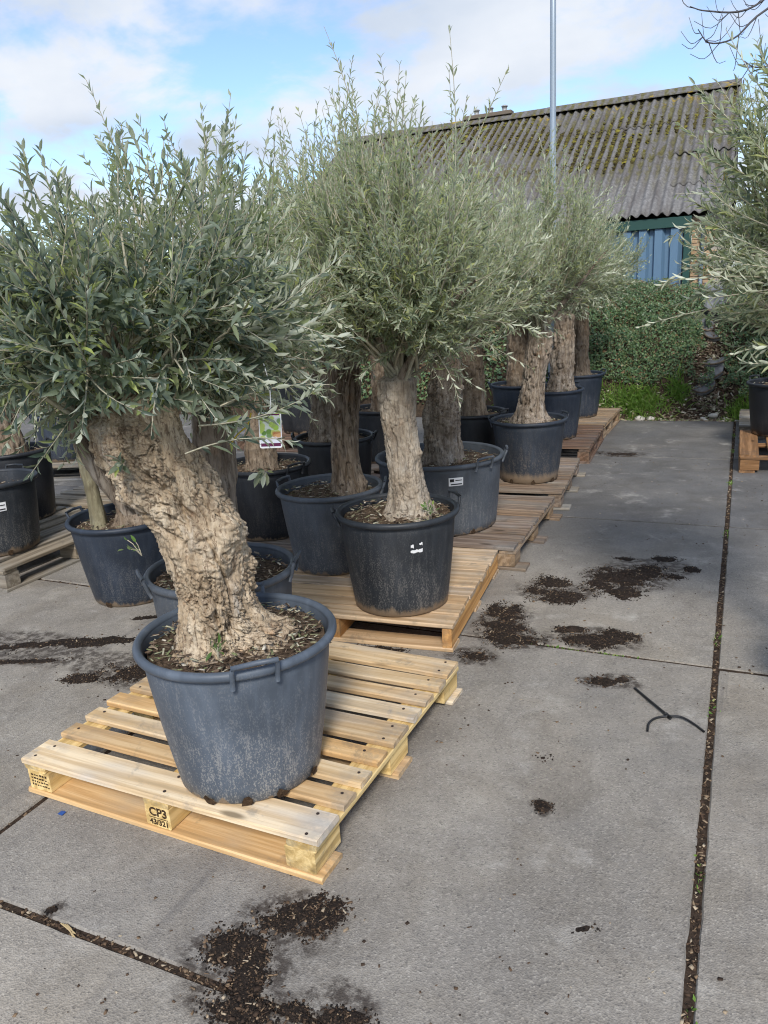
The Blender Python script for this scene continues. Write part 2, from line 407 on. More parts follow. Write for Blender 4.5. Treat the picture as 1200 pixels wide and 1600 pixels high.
def mat_leaf(name, top1, top2, under, young=(0.16, 0.24, 0.05), young_amt=0.06, transl=0.22):
    t = NT(name); g = t.n('NewGeometry')
    r = t.math('FRACT', t.math('ADD', g.outputs['Random Per Island'], t.rand()))
    top = t.ramp(r, [(0.0, top1), (0.90-young_amt, top2), (0.93, tuple(a*0.5+b*0.5 for a, b in zip(top2, young))), (1.0, young)])
    und = t.mix(t.rng(r, 0.2, 0.9, 0, 0.35), under, tuple(x*0.72 for x in under))
    c = t.mix(g.outputs['Backfacing'], top, und)
    b = t.bsdf(c, t.rng(g.outputs['Backfacing'], 0, 1, 0.40, 0.75), None, 0.45)
    tr = t.n('BsdfTranslucent'); t.l(t.mix(1.0, c, (1.25, 1.35, 0.6), 'MULTIPLY'), tr.inputs['Color'])
    mx = t.n('MixShader'); mx.inputs[0].default_value = transl; t.l(b, mx.inputs[1]); t.l(tr.outputs[0], mx.inputs[2])
    return t.done(mx.outputs[0])

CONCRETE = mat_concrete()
SOIL = mat_soil()
SOIL_POT = mat_soil('potting_soil', (0.035, 0.024, 0.017), (0.19, 0.135, 0.09), 70)
SPILL = mat_soil('peat_spill', (0.011, 0.009, 0.008), (0.052, 0.037, 0.028), 130)
CHIP = mat_island('bark_chips', [(0, (0.035, 0.022, 0.015)), (0.55, (0.10, 0.062, 0.038)), (0.82, (0.22, 0.15, 0.09)), (1, (0.46, 0.38, 0.27))])
DARKCHIP = mat_island('peat_crumbs', [(0, (0.010, 0.008, 0.007)), (0.6, (0.03, 0.02, 0.014)), (0.92, (0.08, 0.05, 0.03)), (1, (0.30, 0.22, 0.14))])
LITTER = mat_island('pot_litter', [(0, (0.06, 0.04, 0.027)), (0.35, (0.16, 0.11, 0.075)), (0.62, (0.34, 0.275, 0.20)), (0.78, (0.17, 0.20, 0.085)), (1, (0.60, 0.54, 0.45))])
WOOD_NEW = mat_wood('pine_new', (0.76, 0.60, 0.385), (0.60, 0.43, 0.24), (0.50, 0.46, 0.40), 0.36, 1.2, 0.8)
WOOD_BLOCK = mat_wood('pressed_block', (0.80, 0.59, 0.27), (0.60, 0.41, 0.16), (0.5, 0.42, 0.28), 0.10, 2.5)
WOOD_ORANGE = mat_wood('pine_orange', (0.62, 0.465, 0.305), (0.47, 0.325, 0.19), (0.50, 0.42, 0.32), 0.3, 1.0, 0.35)
WOOD_SIDE = mat_wood('stringer_orange', (0.60, 0.33, 0.12), (0.42, 0.21, 0.07), (0.44, 0.31, 0.19), 0.12)
WOOD_BROWN = mat_wood('pallet_brown', (0.30, 0.225, 0.165), (0.175, 0.125, 0.09), (0.26, 0.23, 0.195), 0.45, 1.5, 0.4)
WOOD_RED = mat_wood('pallet_redbrown', (0.20, 0.128, 0.092), (0.115, 0.072, 0.05), (0.19, 0.165, 0.14), 0.35, 1.5, 0.3)
WOOD_GREY = mat_wood('pallet_grey', (0.33, 0.285, 0.22), (0.21, 0.175, 0.13), (0.30, 0.285, 0.25), 0.5)
WOOD_TAN = mat_wood('pallet_tan', (0.38, 0.275, 0.18), (0.24, 0.165, 0.10), (0.30, 0.26, 0.21), 0.35)
WOOD_RUST = mat_wood('pallet_rust', (0.36, 0.20, 0.095), (0.22, 0.115, 0.05), (0.28, 0.20, 0.14), 0.2)
POT_BLUE = mat_pot('pot_faded_blue', (0.078, 0.096, 0.122), 0.75, (0.36, 0.35, 0.33), 0.014)
POT_GREY = mat_pot('pot_faded_grey', (0.068, 0.078, 0.092), 0.5, (0.30, 0.29, 0.27), 0.02)
POT_DARK = mat_pot('pot_dark', (0.022, 0.026, 0.032), 0.45, (0.30, 0.28, 0.25), 0.05)
POT_NAVY = mat_pot('pot_navy', (0.020, 0.028, 0.043), 0.35, (0.24, 0.23, 0.21), 0.035)
POT_BLACK = mat_pot('pot_black', (0.013, 0.015, 0.019), 0.25, (0.16, 0.14, 0.12), 0.03)
PAPER = mat_plain('label_paper', (0.74, 0.75, 0.76), 0.5)
INK = mat_plain('label_ink', (0.012, 0.012, 0.014), 0.6)
STEEL = mat_plain('galvanised_steel', (0.33, 0.39, 0.45), 0.42, 0.5, 0.35)
IRON = mat_plain('nail_iron', (0.05, 0.035, 0.03), 0.7, 0.4, 0.3)

# ================================================================== SETTING
rng = np.random.default_rng(7)
PITCH_S = 2.0235
def sheet(name, x0, x1, y0, y1, z, mat):
    return link(name, mesh_poly(name, [(x0, y0, z), (x1, y0, z), (x1, y1, z), (x0, y1, z)], [(0, 1, 2, 3)], mat))
GROUNDM = mat_soil('field_ground', (0.05, 0.05, 0.025), (0.12, 0.12, 0.06), 8)
g = sheet('ground', -700, 700, -700, 900, -0.17, GROUNDM); g['kind'] = 'structure'
bed = sheet('soil_bed', -12.3, 6.2, -6.2, 6.25, -0.0058, SOIL); bed['kind'] = 'structure'

def slab_mesh(seed):
    r = np.random.default_rng(seed)
    hx, hy, n = 1.0005, 1.0015, 40
    side = np.linspace(-1, 1, n, endpoint=False)
    loop = np.concatenate([np.stack([side*hx, -hy+0*side], -1), np.stack([hx+0*side, side*hy], -1), np.stack([-side*hx, hy+0*side], -1), np.stack([-hx+0*side, -side*hy], -1)])
    k = len(loop); q = np.stack([loop[:,0]*9, loop[:,1]*9, np.full(k, seed*3.7)], -1)
    chip = np.maximum(0, fbm(q*1.6, seed, 3)-0.22)*0.007 + np.abs(fbm(q*2.5, seed+4, 2))*0.0022
    inward = -loop/np.maximum(np.abs(loop[:,0])/hx, np.abs(loop[:,1])/hy)[:,None]
    inward /= np.linalg.norm(inward, axis=1)[:,None]
    top = loop+inward*(chip+0.005)[:,None]; out = loop+inward*(chip*0.35)[:,None]; low = loop
    V = np.concatenate([np.c_[low, np.full(k, -0.14)], np.c_[out, -0.007-chip*0.5], np.c_[top, np.zeros(k)]])
    F = [tuple(f) for f in grid_faces(k, 3, True)]+[tuple(range(2*k, 3*k))]
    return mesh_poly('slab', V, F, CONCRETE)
slab_variants = [slab_mesh(s) for s in range(4)]
pave = empty('pavement', (0, 0, 0)); pave['kind'] = 'structure'
for ix in range(-6, 2):
    for iy in range(-3, 3):
        o = link('slab', slab_variants[(ix*3+iy*5) % 4], pave, (PITCH_S*(ix+0.5), PITCH_S*(iy+0.5), rng.uniform(-0.001, 0.002)))
        o.rotation_euler = (rng.normal(0, 0.0006), rng.normal(0, 0.0006), (PI if rng.random() < 0.5 else 0)+rng.normal(0, 0.0008))

# --- flakes, crumbs: many small pieces joined in one mesh (stuff)
def flakes(C, size, rs, elong=(0.3, 0.9), thick=0.2, tilt=0.5):
    """small bent plates / splinters: 8 verts box each"""
    n = len(C); r = np.random.default_rng(rs)
    L = size*r.uniform(0.5, 1.5, n); Wd = L*r.uniform(*elong, n); T = np.minimum(L, Wd)*thick*r.uniform(0.6, 1.4, n)
    a = r.uniform(0, 2*PI, n); ax = np.stack([np.cos(a), np.sin(a), r.normal(0, tilt*0.5, n)], -1)
    up = np.stack([r.normal(0, tilt, n), r.normal(0, tilt, n), np.ones(n)], -1)
    ax /= np.linalg.norm(ax, axis=1)[:,None]; s = np.cross(up, ax); s /= np.linalg.norm(s, axis=1)[:,None]; u = np.cross(ax, s)
    corners = np.array([(-1, -1, -1), (1, -1, -1), (1, 1, -1), (-1, 1, -1), (-1, -1, 1), (1, -1, 1), (1, 1, 1), (-1, 1, 1)], float)*0.5
    jit = 1+r.uniform(-0.35, 0.35, (n, 8, 3))
    cc = corners[None]*jit
    V = C[:,None]+cc[...,0:1]*(ax*L[:,None])[:,None]+cc[...,1:2]*(s*Wd[:,None])[:,None]+cc[...,2:3]*(u*T[:,None])[:,None]
    Q = np.array([(4, 5, 6, 7), (0, 1, 5, 4), (1, 2, 6, 5), (2, 3, 7, 6), (3, 0, 4, 7)])
    F = (np.arange(n)[:,None,None]*8+Q[None]).reshape(-1, 4)
    return V.reshape(-1, 3), F
def joint_chips():
    r = np.random.default_rng(3); P = []
    for xj, y0, y1, n in ((0.0, -2.6, 6.0, 1500), (-PITCH_S, -2.4, 6.0, 400)):
        y = y0+(y1-y0)*r.random(n)**1.5; P.append(np.stack([xj+r.normal(0, 0.007, n), y, r.uniform(-0.007, -0.002, n)], -1))
    for yj, x0, x1, n in ((-PITCH_S, -2.6, 0.4, 750), (0, -4, 0.8, 160), (PITCH_S, -4, .8, 40)):
        x = x0+(x1-x0)*r.random(n); P.append(np.stack([x, yj+r.normal(0, 0.006, n), r.uniform(-0.007, -0.003, n)], -1))
    C = np.concatenate(P); V, F = flakes(C, 0.010, 4, (0.25, 0.7), 0.3, 0.5)
    o = link('joint_debris', mesh_np('joint_debris', V, F, CHIP))
    tag(o, 'brown bark chips and grit packed into the joints between the concrete slabs', 'debris', kind='stuff')
joint_chips()

# --- bank behind the yard
def bank_z(x, y):
    """height of the planted bank, vectorised"""
    base = 6.10+0.10*np.sin(x*1.3+0.6)
    t = np.clip((y-base)/1.45, 0, 1)
    z = 1.52*np.sin(t*PI/2)**0.9
    z = z*(0.94+0.06*np.sin(x*2.1+1.0))
    ch = np.exp(-((x+0.30-0.05*np.sin(y*7))/0.20)**2)
    z = z-ch*0.22*np.clip((y-6.1)/0.3, 0, 1)*np.clip((8.4-y)/0.8, 0, 1)
    z = z-0.16*np.exp(-((x+0.15)/0.5)**2)*np.clip((y-6.9)/0.5, 0, 1)
    q = np.stack([x*2.3, y*2.3, 0*x], -1)
    z = z+(0.17*fbm(q, 5, 4)+0.07*fbm(q*0.55+4, 6, 2))*np.clip((y-6.1)/0.4, 0, 1)*(1-0.7*ch)
    return z-0.02
def make_bank():
    xs = np.linspace(-13, 7, 240); ys = np.concatenate([np.linspace(6.0, 8.2, 60), np.linspace(8.4, 24, 12)])
    X, Y = np.meshgrid(xs, ys); Z = bank_z(X.ravel(), Y.ravel())
    V = np.stack([X.ravel(), Y.ravel(), Z], -1)
    m = mat_soil('bank_soil', (0.022, 0.016, 0.011), (0.085, 0.06, 0.04), 30)
    o = link('bank', mesh_np('bank', V, grid_faces(len(xs), len(ys)), m, True)); o['kind'] = 'structure'
make_bank()

# ------------------------------------------------------------------ leaves
LEAF8 = np.array([(0, 0, 0), (0.30, -0.46, 0.05), (0.32, 0, 0.0), (0.30, 0.46, 0.05), (0.68, -0.42, 0.03), (0.70, 0, -0.035), (0.68, 0.42, 0.03), (1.0, 0, -0.10)], float)
LEAF8_F = np.array([(0, 2, 1), (0, 3, 2), (1, 2, 5), (1, 5, 4), (2, 3, 6), (2, 6, 5), (4, 5, 7), (5, 6, 7)])[:, ::-1]
LEAF5 = np.array([(0, 0, 0), (0.45, -0.5, 0.05), (0.47, 0, 0.0), (0.45, 0.5, 0.05), (1.0, 0, -0.07)], float)
LEAF5_F = np.array([(0, 2, 1), (0, 3, 2), (1, 2, 4), (2, 3, 4)])[:, ::-1]
LEAF4 = np.array([(0, 0, 0), (0.5, -0.5, 0.03), (1, 0, 0), (0.5, 0.5, 0.03)], float)
LEAF4_F = np.array([(0, 1, 2, 3)])
def unit(v): return v/(np.linalg.norm(v, axis=-1, keepdims=True)+1e-9)
def leaf_verts(P, A, N, L, Wd, tmpl, curl=None):
    A = unit(A); S = unit(np.cross(N, A)); N = np.cross(A, S)
    T = tmpl[None]*np.ones((len(P), 1, 1))
    if curl is not None: T[..., 2] += curl[:,None]*(tmpl[None,:,0]**2)
    return (P[:,None]+T[...,0:1]*(A*L[:,None])[:,None]+T[...,1:2]*(S*Wd[:,None])[:,None]+T[...,2:3]*(N*L[:,None])[:,None]), (A, S, N)
def leaf_mesh(name, P, A, N, L, Wd, mat, tmpl, tf, curl=None):
    V, _ = leaf_verts(P, A, N, L, Wd, tmpl, curl)
    k = len(tmpl); F = (np.arange(len(P))[:,None,None]*k+tf[None]).reshape(-1, tf.shape[1])
    return mesh_np(name, V.reshape(-1, 3), F, mat)

COTO = mat_leaf('cotoneaster_leaf', (0.042, 0.095, 0.045), (0.155, 0.24, 0.105), (0.27, 0.34, 0.22), (0.27, 0.13, 0.07), 0.09, 0.16)
def make_ground_cover():
    r = np.random.default_rng(21)
    def band(n, x0, x1, size):
        x = r.uniform(x0, x1, n); y = 6.10+r.random(n)**1.0*1.9
        e = 0.01
        z = bank_z(x, y); zx = (bank_z(x+e, y)-z)/e; zy = (bank_z(x, y+e)-z)/e
        Nn = unit(np.stack([-zx, -zy, np.ones(n)], -1))
        keep = (np.abs(x+0.30) > 0.14+0.05*np.sin(y*9)+0.05*fbm(np.stack([x*4, y*4, z*4], -1), 2)) | (fbm(np.stack([x*6, y*6, z*0], -1), 12) > 0.5)
        keep &= (y > 6.28+0.06*fbm(np.stack([x*3, y*0, z*0], -1), 8)) & ~((np.abs(x+0.3) < 0.34) & (y < 6.40))
        lift = (0.02+0.13*r.random(n)**1.4)*(0.75+0.9*fbm(np.stack([x*5, y*5, z*5], -1), 31))
        P = np.stack([x, y, z], -1)+Nn*lift[:,None]
        d = unit(r.normal(0, 1, (n, 3))+Nn*0.4); nn = unit(Nn+r.normal(0, 0.55, (n, 3))+np.array([0, -0.2, 0.3]))
        L = size*r.uniform(0.5, 1.6, n)
        return [q[keep] for q in (P, d, nn, L)]
    A = band(135000, -2.4, 1.1, 0.022); B = band(52000, -13, -2.4, 0.042); Cc = band(22000, 1.1, 7, 0.04)
    P, d, nn, L = [np.concatenate(q) for q in zip(A, B, Cc)]
    o = link('ground_cover', leaf_mesh('ground_cover', P, d, nn, L, L*0.62, COTO, LEAF4, LEAF4_F))
    tag(o, 'dense dark green small-leaved evergreen ground cover clothing the bank behind the yard', 'ground cover', kind='stuff')
    # reddish bare stems along the top of the bank
    tw = MB()
    for k in range(420):
        x = r.uniform(-2.3, 0.2); y = r.uniform(7.0, 7.9) if r.random() < 0.75 else r.uniform(6.3, 7.2)
        z = float(bank_z(np.array([x]), np.array([y]))[0])+0.04
        h = r.uniform(0.06, 0.20); a = r.uniform(0, 2*PI)
        p0 = np.array([x, y, z]); p2 = p0+np.array([math.cos(a)*h*0.9, math.sin(a)*h*0.9, h*r.uniform(0.3, 0.9)])
        tw.tube([p0, (p0+p2)/2+r.normal(0, 0.015, 3), p2], [0.003, 0.0025, 0.0012], 3, False)
    m = mat_island('stem_red', [(0, (0.07, 0.035, 0.025)), (1, (0.20, 0.11, 0.07))])
    s = tw.obj('stem_tangle', m)
    tag(s, 'reddish brown bare stems poking out along the top of the ground cover', 'stems', kind='stuff')
make_ground_cover()

# --- grass and weeds at the foot of the bank
GRASS = mat_leaf('grass_blade', (0.09, 0.19, 0.03), (0.20, 0.34, 0.06), (0.18, 0.30, 0.07), (0.36, 0.34, 0.12), 0.06, 0.35)
def make_grass():
    r = np.random.default_rng(5); Ps = []; Hs = []
    for (x, y, sx, sy, n, h) in ((-1.02, 6.14, 0.26, 0.09, 1100, 0.13), (-0.62, 6.24, 0.09, 0.07, 220, 0.16), (-1.38, 6.12, 0.18, 0.08, 400, 0.10), (0.10, 6.2, 0.16, 0.08, 500, 0.13),
                                 (-2.2, 6.15, 0.5, 0.1, 600, 0.14), (-0.05, 6.05, 0.15, 0.05, 200, 0.07), (-0.28, 7.42, 0.08, 0.06, 160, 0.16), (0.8, 6.1, 0.4, 0.1, 500, 0.12), (-0.75, 6.02, 0.4, 0.03, 240, 0.05)):
        px = r.normal(x, sx*0.6, n); py = r.normal(y, sy*0.6, n)
        Ps.append(np.stack([px, py, np.maximum(bank_z(px, py), -0.02)-0.01], -1)); Hs.append(h*r.uniform(0.4, 1.1, n))
    P = np.concatenate(Ps); H = np.concatenate(Hs); n = len(P)
    A = unit(np.stack([r.normal(0, 0.7, n), r.normal(-0.25, 0.6, n), np.ones(n)], -1)); N = unit(r.normal(0, 1, (n, 3)))
    o = link('grass', leaf_mesh('grass', P, A, N, H, H*0.06+0.003, GRASS, LEAF8, LEAF8_F, r.uniform(-0.9, 0.2, n)))
    tag(o, 'fresh green grass and weeds growing along the foot of the bank', 'grass', kind='stuff')
    # joint weeds
    Ps = []
    for (x, y, n) in ((0.0, -0.32, 14), (0.0, -2.32, 40), (0.0, -1.75, 24), (-0.005, -1.25, 16), (-0.42, 0.0, 40), (-0.62, 0.0, 26), (0.0, 0.30, 30), (-0.72, 0.0, 10), (0.0, 1.9, 30), (0.0, 3.2, 60), (0.0, 4.4, 60), (0, 5.2, 60), (-1.02, -0.62, 8)):
        Ps.append(np.stack([r.normal(x, 0.010 if y != 0 else 0.04, n), r.normal(y, 0.05 if y != 0 else 0.006, n), np.full(n, -0.005)], -1))
    P = np.concatenate(Ps); n = len(P); A = unit(r.normal(0, 1, (n, 3))*np.array([1, 1, 0.3])+np.array([0, 0, 0.8])); N = unit(r.normal(0, 0.5, (n, 3))+np.array([0, 0, 1]))
    L = r.uniform(0.006, 0.019, n)
    o = link('joint_weeds', leaf_mesh('joint_weeds', P, A, N, L, L*0.45, GRASS, LEAF5, LEAF5_F))
    tag(o, 'tiny green weeds sprouting from the joints between the slabs', 'weeds', kind='stuff')
make_grass()
def make_foot_litter():
    r = np.random.default_rng(9); n = 2600
    x = r.uniform(-2.2, 0.9, n); y = 6.0+np.abs(r.normal(0, 0.14, n))
    z = np.maximum(bank_z(x, y), -0.004)+0.004
    V, F = flakes(np.stack([x, y, z], -1), 0.03, 3, (0.3, 0.9), 0.3, 0.5)
    o = link('bank_litter', mesh_np('bank_litter', V, F, LITTER))
    tag(o, 'brown leaf litter and twigs along the edge of slabs below the bank', 'litter', kind='stuff')
    n = 2600; x = r.normal(-0.30, 0.15, n); y = r.uniform(6.2, 7.6, n); z = bank_z(x, y)+0.006+0.03*r.random(n)
    V, F = flakes(np.stack([x, y, z], -1), 0.034, 13, (0.2, 0.8), 0.2, 1.0)
    o = link('channel_litter', mesh_np('channel_litter', V, F, LITTER))
    tag(o, 'dry brown leaves lying in the channel of the little cascade', 'litter', kind='stuff')
make_foot_litter()
STONEM = mat_island('pale_stone', [(0, (0.34, 0.31, 0.27)), (1, (0.62, 0.59, 0.53))])
def stone(x, y, s, label):
    r = np.random.default_rng(int(abs(x*977+y*131)*10)); n, m = 9, 6; V = []
    for i in range(m):
        ph = -PI/2+PI*(i+0.0)/(m-1)
        for j in range(n):
            th = 2*PI*j/n; k = 1+r.uniform(-0.18, 0.18)
            V.append((s*math.cos(ph)*math.cos(th)*k, 0.75*s*math.cos(ph)*math.sin(th)*k, 0.55*s*math.sin(ph)*k))
    z = max(float(bank_z(np.array([x]), np.array([y]))[0]), 0.0)+s*0.3
    o = link('stone', mesh_poly('stone', V, grid_faces(n, m, True), STONEM, True), None, (x, y, z))
    tag(o, label, 'stone', 'pale stones at the foot of the bank')
stone(-0.23, 6.16, 0.055, 'largest pale stone in the dirt below the little cascade')
stone(-0.33, 6.10, 0.035, 'small pale stone just beside the largest stone below the cascade')
stone(-0.10, 6.13, 0.03, 'small pale stone in dirt between the cascade and the grass by the pale pallet')
stone(-0.30, 6.03, 0.025, 'tiny pale stone nearest the slab edge below the cascade')
stone(-1.00, 6.02, 0.06, 'flat pale stone lying in front of the big grass tuft')
stone(-0.88, 6.04, 0.05, 'pale stone on the cascade side of the flat stone before the grass tuft')

# --- little plastic cascade in the channel of the bank
def make_cascade():
    t = NT('pond_plastic'); p = t.pos(); n = t.noise(t.mapping(p, (14, 14, 3)), 1.0, 5, 0.6)
    m = t.done(t.bsdf(t.ramp(n, [(0.3, (0.05, 0.052, 0.056)), (0.75, (0.20, 0.205, 0.215))]), 0.3, t.bump(n, 0.3, 0.01), 0.5))
    lipm = mat_soil('cascade_lip', (0.06, 0.045, 0.035), (0.20, 0.16, 0.12), 40)
    root = empty('plastic_cascade', (-0.30, 6.35, 0.2))
    tag(root, 'stepped cascade of grey black plastic basins running down the planted bank', 'cascade')
    for (x, y, w, d, rz) in ((-0.38, 6.40, 0.15, 0.13, 0.15), (-0.36, 6.52, 0.20, 0.15, -0.1), (-0.31, 6.68, 0.23, 0.19, 0.1), (-0.25, 6.88, 0.16, 0.16, -0.3),
                             (-0.39, 7.00, 0.14, 0.15, 0.35), (-0.22, 7.16, 0.22, 0.18, 0.0), (-0.22, 7.36, 0.25, 0.24, 0.1), (-0.16, 7.58, 0.30, 0.26, 0.0)):
        z = float(bank_z(np.array([x]), np.array([y-d*0.5]))[0])+0.06
        # scalloped tray: floor sheet running up at the back, rounded front lip
        nu, nv = 17, 9; V = []
        for j in range(nv):
            v = j/(nv-1)
            for i in range(nu):
                u = -1+2*i/(nu-1)
                front = -d*0.75*math.sqrt(max(0, 1-(u*0.97)**2))
                yy = front*(1-v)+d*0.9*v
                zz = 0.05*u*u+0.17*v**1.3-0.03*(1-v)*(1-u*u)
                V.append((u*w, yy, zz))
        k = len(V); V += [(a, b*0.97, c-0.035) for a, b, c in V]
        F = [tuple(f) for f in grid_faces(nu, nv)]+[tuple(i+k for i in f[::-1]) for f in grid_faces(nu, nv)]
        F += [(i, i+k, i+1+k, i+1) for i in range(nu-1)]
        loc = (x+0.30, y-6.35, z-0.2)
        b = link('basin', mesh_poly('basin', V, F, m, True), root, loc); b.rotation_euler = (0, 0, rz)
        lip = MB(); lip.tube([(V[i][0], V[i][1]-0.004, V[i][2]+0.004) for i in range(nu)], 0.011, 6)
        lip.obj('lip', lipm, b, True)
make_cascade()

# ------------------------------------------------------------------ barn
def make_barn():
    X0, X1, YE, ZE, YR, ZR = -10.4, -0.36, 12.40, 2.60, 17.50, 5.56
    root = empty('barn', (X1, YE, 0))
    tag(root, 'long low barn with mossy corrugated grey roof and blue cladding behind the bank', 'barn')
    def loc(x, y, z): return (x-X1, y-YE, z)
    # roof sheets: fibre cement, 177 mm waves, real laps
    t = NT('fibre_cement'); p = t.pos(); y = t.sep(p, 1)
    n1 = t.noise(p, 2.2, 6, 0.65); n2 = t.noise(p, 16, 5, 0.7); n3 = t.noise(t.mapping(p, (5, 0.7, 0.7)), 1.3, 4, 0.6)
    c = t.ramp(n2, [(0.3, (0.11, 0.108, 0.106)), (0.7, (0.27, 0.262, 0.255))])
    c = t.mix(t.rng(y, 13.4, 14.2, 0, 0.35), c, t.mix(1.0, c, (0.6, 0.56, 0.53), 'MULTIPLY'))
    c = t.mix(t.rng(n3, 0.4, 0.7, 0, 0.6), c, (0.085, 0.072, 0.066))
    up = t.rng(y, 12.9, 14.6, 0.0, 1.0)
    mossn = t.noise(t.mapping(p, (6, 2.0, 2.0)), 1.7, 6, 0.7)
    ox = t.sep(t.objco(), 0); valley = t.math('MULTIPLY', t.math('SUBTRACT', 1.0, t.math('COSINE', t.math('MULTIPLY', ox, 2*PI/0.177))), 0.5)
    mask = t.math('MULTIPLY', t.rng(t.math('ADD', mossn, t.math('MULTIPLY', t.math('SUBTRACT', valley, 0.5), 0.22)), 0.44, 0.58), t.math('MULTIPLY', up, t.rng(n1, 0.34, 0.55)))
    c = t.mix(t.math('MULTIPLY', mask, 0.85), c, t.ramp(n2, [(0.3, (0.060, 0.050, 0.024)), (0.6, (0.135, 0.125, 0.04)), (0.8, (0.22, 0.21, 0.05))]))
    lich = t.noise(t.mapping(p, (1, 1, 1), (2.0, 0, 0)), 2.6, 5, 0.7)
    lm = t.math('MULTIPLY', t.rng(lich, 0.57, 0.67), t.rng(y, 16.6, 17.3))
    c = t.mix(lm, c, (0.36, 0.25, 0.03))
    sheet_m = t.done(t.bsdf(c, 0.93, t.bump(n2, 0.5, 0.02), 0.15))
    roof = empty('roof', (0, 0, 0)); roof.parent = root
    L = math.hypot(YR-YE, ZR-ZE); sl = np.array([0, (YR-YE)/L, (ZR-ZE)/L]); nr = np.array([0, -sl[2], sl[1]])
    wave, nw = 0.177, 6
    courses = [(0.0, 1.30), (1.18, 2.60), (2.48, 4.25), (4.13, L+0.02)]
    rr = np.random.default_rng(2)
    sheet_w = wave*nw
    for ci, (s0, s1) in enumerate(courses):
        nu, nv = nw*8+3, 5
        x = np.linspace(-0.02, sheet_w+0.03, nu); s = np.linspace(s0, s1, nv)
        hh = 0.033*np.cos(x/wave*2*PI)
        V = []
        for j in range(nv):
            lift = 0.016*(1-j/(nv-1))+0.012
            for i in range(nu): V.append(np.array([x[i], 0, 0])+sl*s[j]+nr*(hh[i]+lift))
        k = len(V)
        for j in range(nv):
            for i in range(nu): V.append(V[j*nu+i]-nr*0.008)
        F = [tuple(f) for f in grid_faces(nu, nv)]+[tuple(a+k for a in f[::-1]) for f in grid_faces(nu, nv)]+[(i+1, i, i+k, i+1+k) for i in range(nu-1)]
        me = mesh_poly('roof_sheet', V, F, sheet_m, True)
        nx = int((X1-X0)/sheet_w)
        for q in range(nx):
            xx = X1-(q+1)*sheet_w
            o = link('roof_sheet', me, roof, (xx-X1, rr.normal(0, 0.012), ZE+rr.normal(0, 0.006)+0.002*(q % 2)))
            o.rotation_euler = (rr.normal(0, 0.002), 0, 0)
    # ridge capping in lengths
    for q in range(9):
        mb = MB(); w = 1.07
        pts = []
        for a in (-0.34, -0.30, -0.12, 0.0, 0.12, 0.30, 0.34):
            pts.append((a, 0.075-abs(a)*0.58+(0.02 if abs(a) > 0.31 else 0)))
        V = [(xx, yy, zz) for xx in (-w, 0.02) for yy, zz in pts]+[(xx, yy, zz-0.02) for xx in (-w, 0.02) for yy, zz in pts]
        n = 7; F = []
        for i in range(n-1):
            F += [(i, i+1, n+i+1, n+i), (2*n+i+1, 2*n+i, 3*n+i, 3*n+i+1), (i+1, i, 2*n+i, 2*n+i+1), (n+i, n+i+1, 3*n+i+1, 3*n+i)]
        F += [(0, n, 3*n, 2*n), (n-1, 3*n-1, 4*n-1, 2*n-1)]
        mb.add(V, F)
        o = mb.obj('ridge_cap', sheet_m, roof, False, loc(X1-q*w, YR, ZR+0.02+0.006*(q % 2)))
    # rear slope
    MB().add([loc(X0, YR, ZR-0.02), loc(X1, YR, ZR-0.02), loc(X1, YR+5, ZR-2.9), loc(X0, YR+5, ZR-2.9)], [(0, 1, 2, 3)]).obj('rear_slope', sheet_m, roof)
    # verge board
    vb = MB(); e = 0.03
    a, b = np.array(loc(X1, YE, ZE)), np.array(loc(X1, YR, ZR))
    for xo0, xo1 in ((0.045, 0.07),):
        V = [a+[xo0, 0, 0.03], a+[xo1, 0, 0.03], b+[xo1, 0, 0.06], b+[xo0, 0, 0.06], a+[xo0, 0, -0.12], a+[xo1, 0, -0.12], b+[xo1, 0, -0.12], b+[xo0, 0, -0.12]]
        vb.add(V, [(0, 1, 2, 3), (7, 6, 5, 4), (1, 0, 4, 5), (3, 2, 6, 7), (0, 3, 7, 4), (2, 1, 5, 6)])
    vb.obj('verge_board', mat_plain('verge_dark', (0.07, 0.068, 0.062), 0.8), roof)
    # moss cushions in the wave troughs
    n = 20000; s = rr.uniform(1.2, L, n); kx = rr.integers(0, int((X1-X0-0.8)/wave), n)
    xx = X1-(kx+0.5)*wave+rr.normal(0, 0.018, n)
    q = np.stack([xx*0.9, s*0.9, 0*s], -1)
    keep = (1.5*fbm(q*0.8, 77, 3)-0.24+0.25*(s/L)-0.22*np.clip((-3.4-xx)/3, 0, 1)+0.05 > rr.uniform(-0.1, 0.55, n)); s, xx = s[keep], xx[keep]; n = len(s)
    Cc = np.array([0, YE, ZE])[None]+np.outer(s, sl)+np.outer(np.full(n, -0.008)+rr.uniform(0, 0.012, n), nr); Cc[:,0] = xx
    V, F = flakes(Cc-np.array([X1, YE, 0]), 0.062, 8, (0.5, 0.9), 0.5, 0.5)
    mm = mat_island('moss_cushion', [(0, (0.045, 0.036, 0.02)), (0.5, (0.085, 0.072, 0.028)), (0.85, (0.13, 0.12, 0.035)), (1, (0.24, 0.21, 0.04))], 0.95, 0.05)
    mo = link('moss', mesh_np('moss', V, F, mm), roof); mo['kind'] = 'stuff'
    # fascia
    GREEN = mat_plain('dark_green_trim', (0.018, 0.062, 0.052), 0.5, 0.4)
    BLUE = mat_plain('blue_steel', (0.105, 0.185, 0.275), 0.45, 0.4)
    walls = empty('front_wall', (0, 0, 0)); walls.parent = root
    yw = YE+0.16
    MB().box(loc(X0, 0, 0)[0], loc(-0.93, 0, 0)[0], 0.035, 0.095, 2.395, 2.572, 0.006).obj('fascia', GREEN, root)
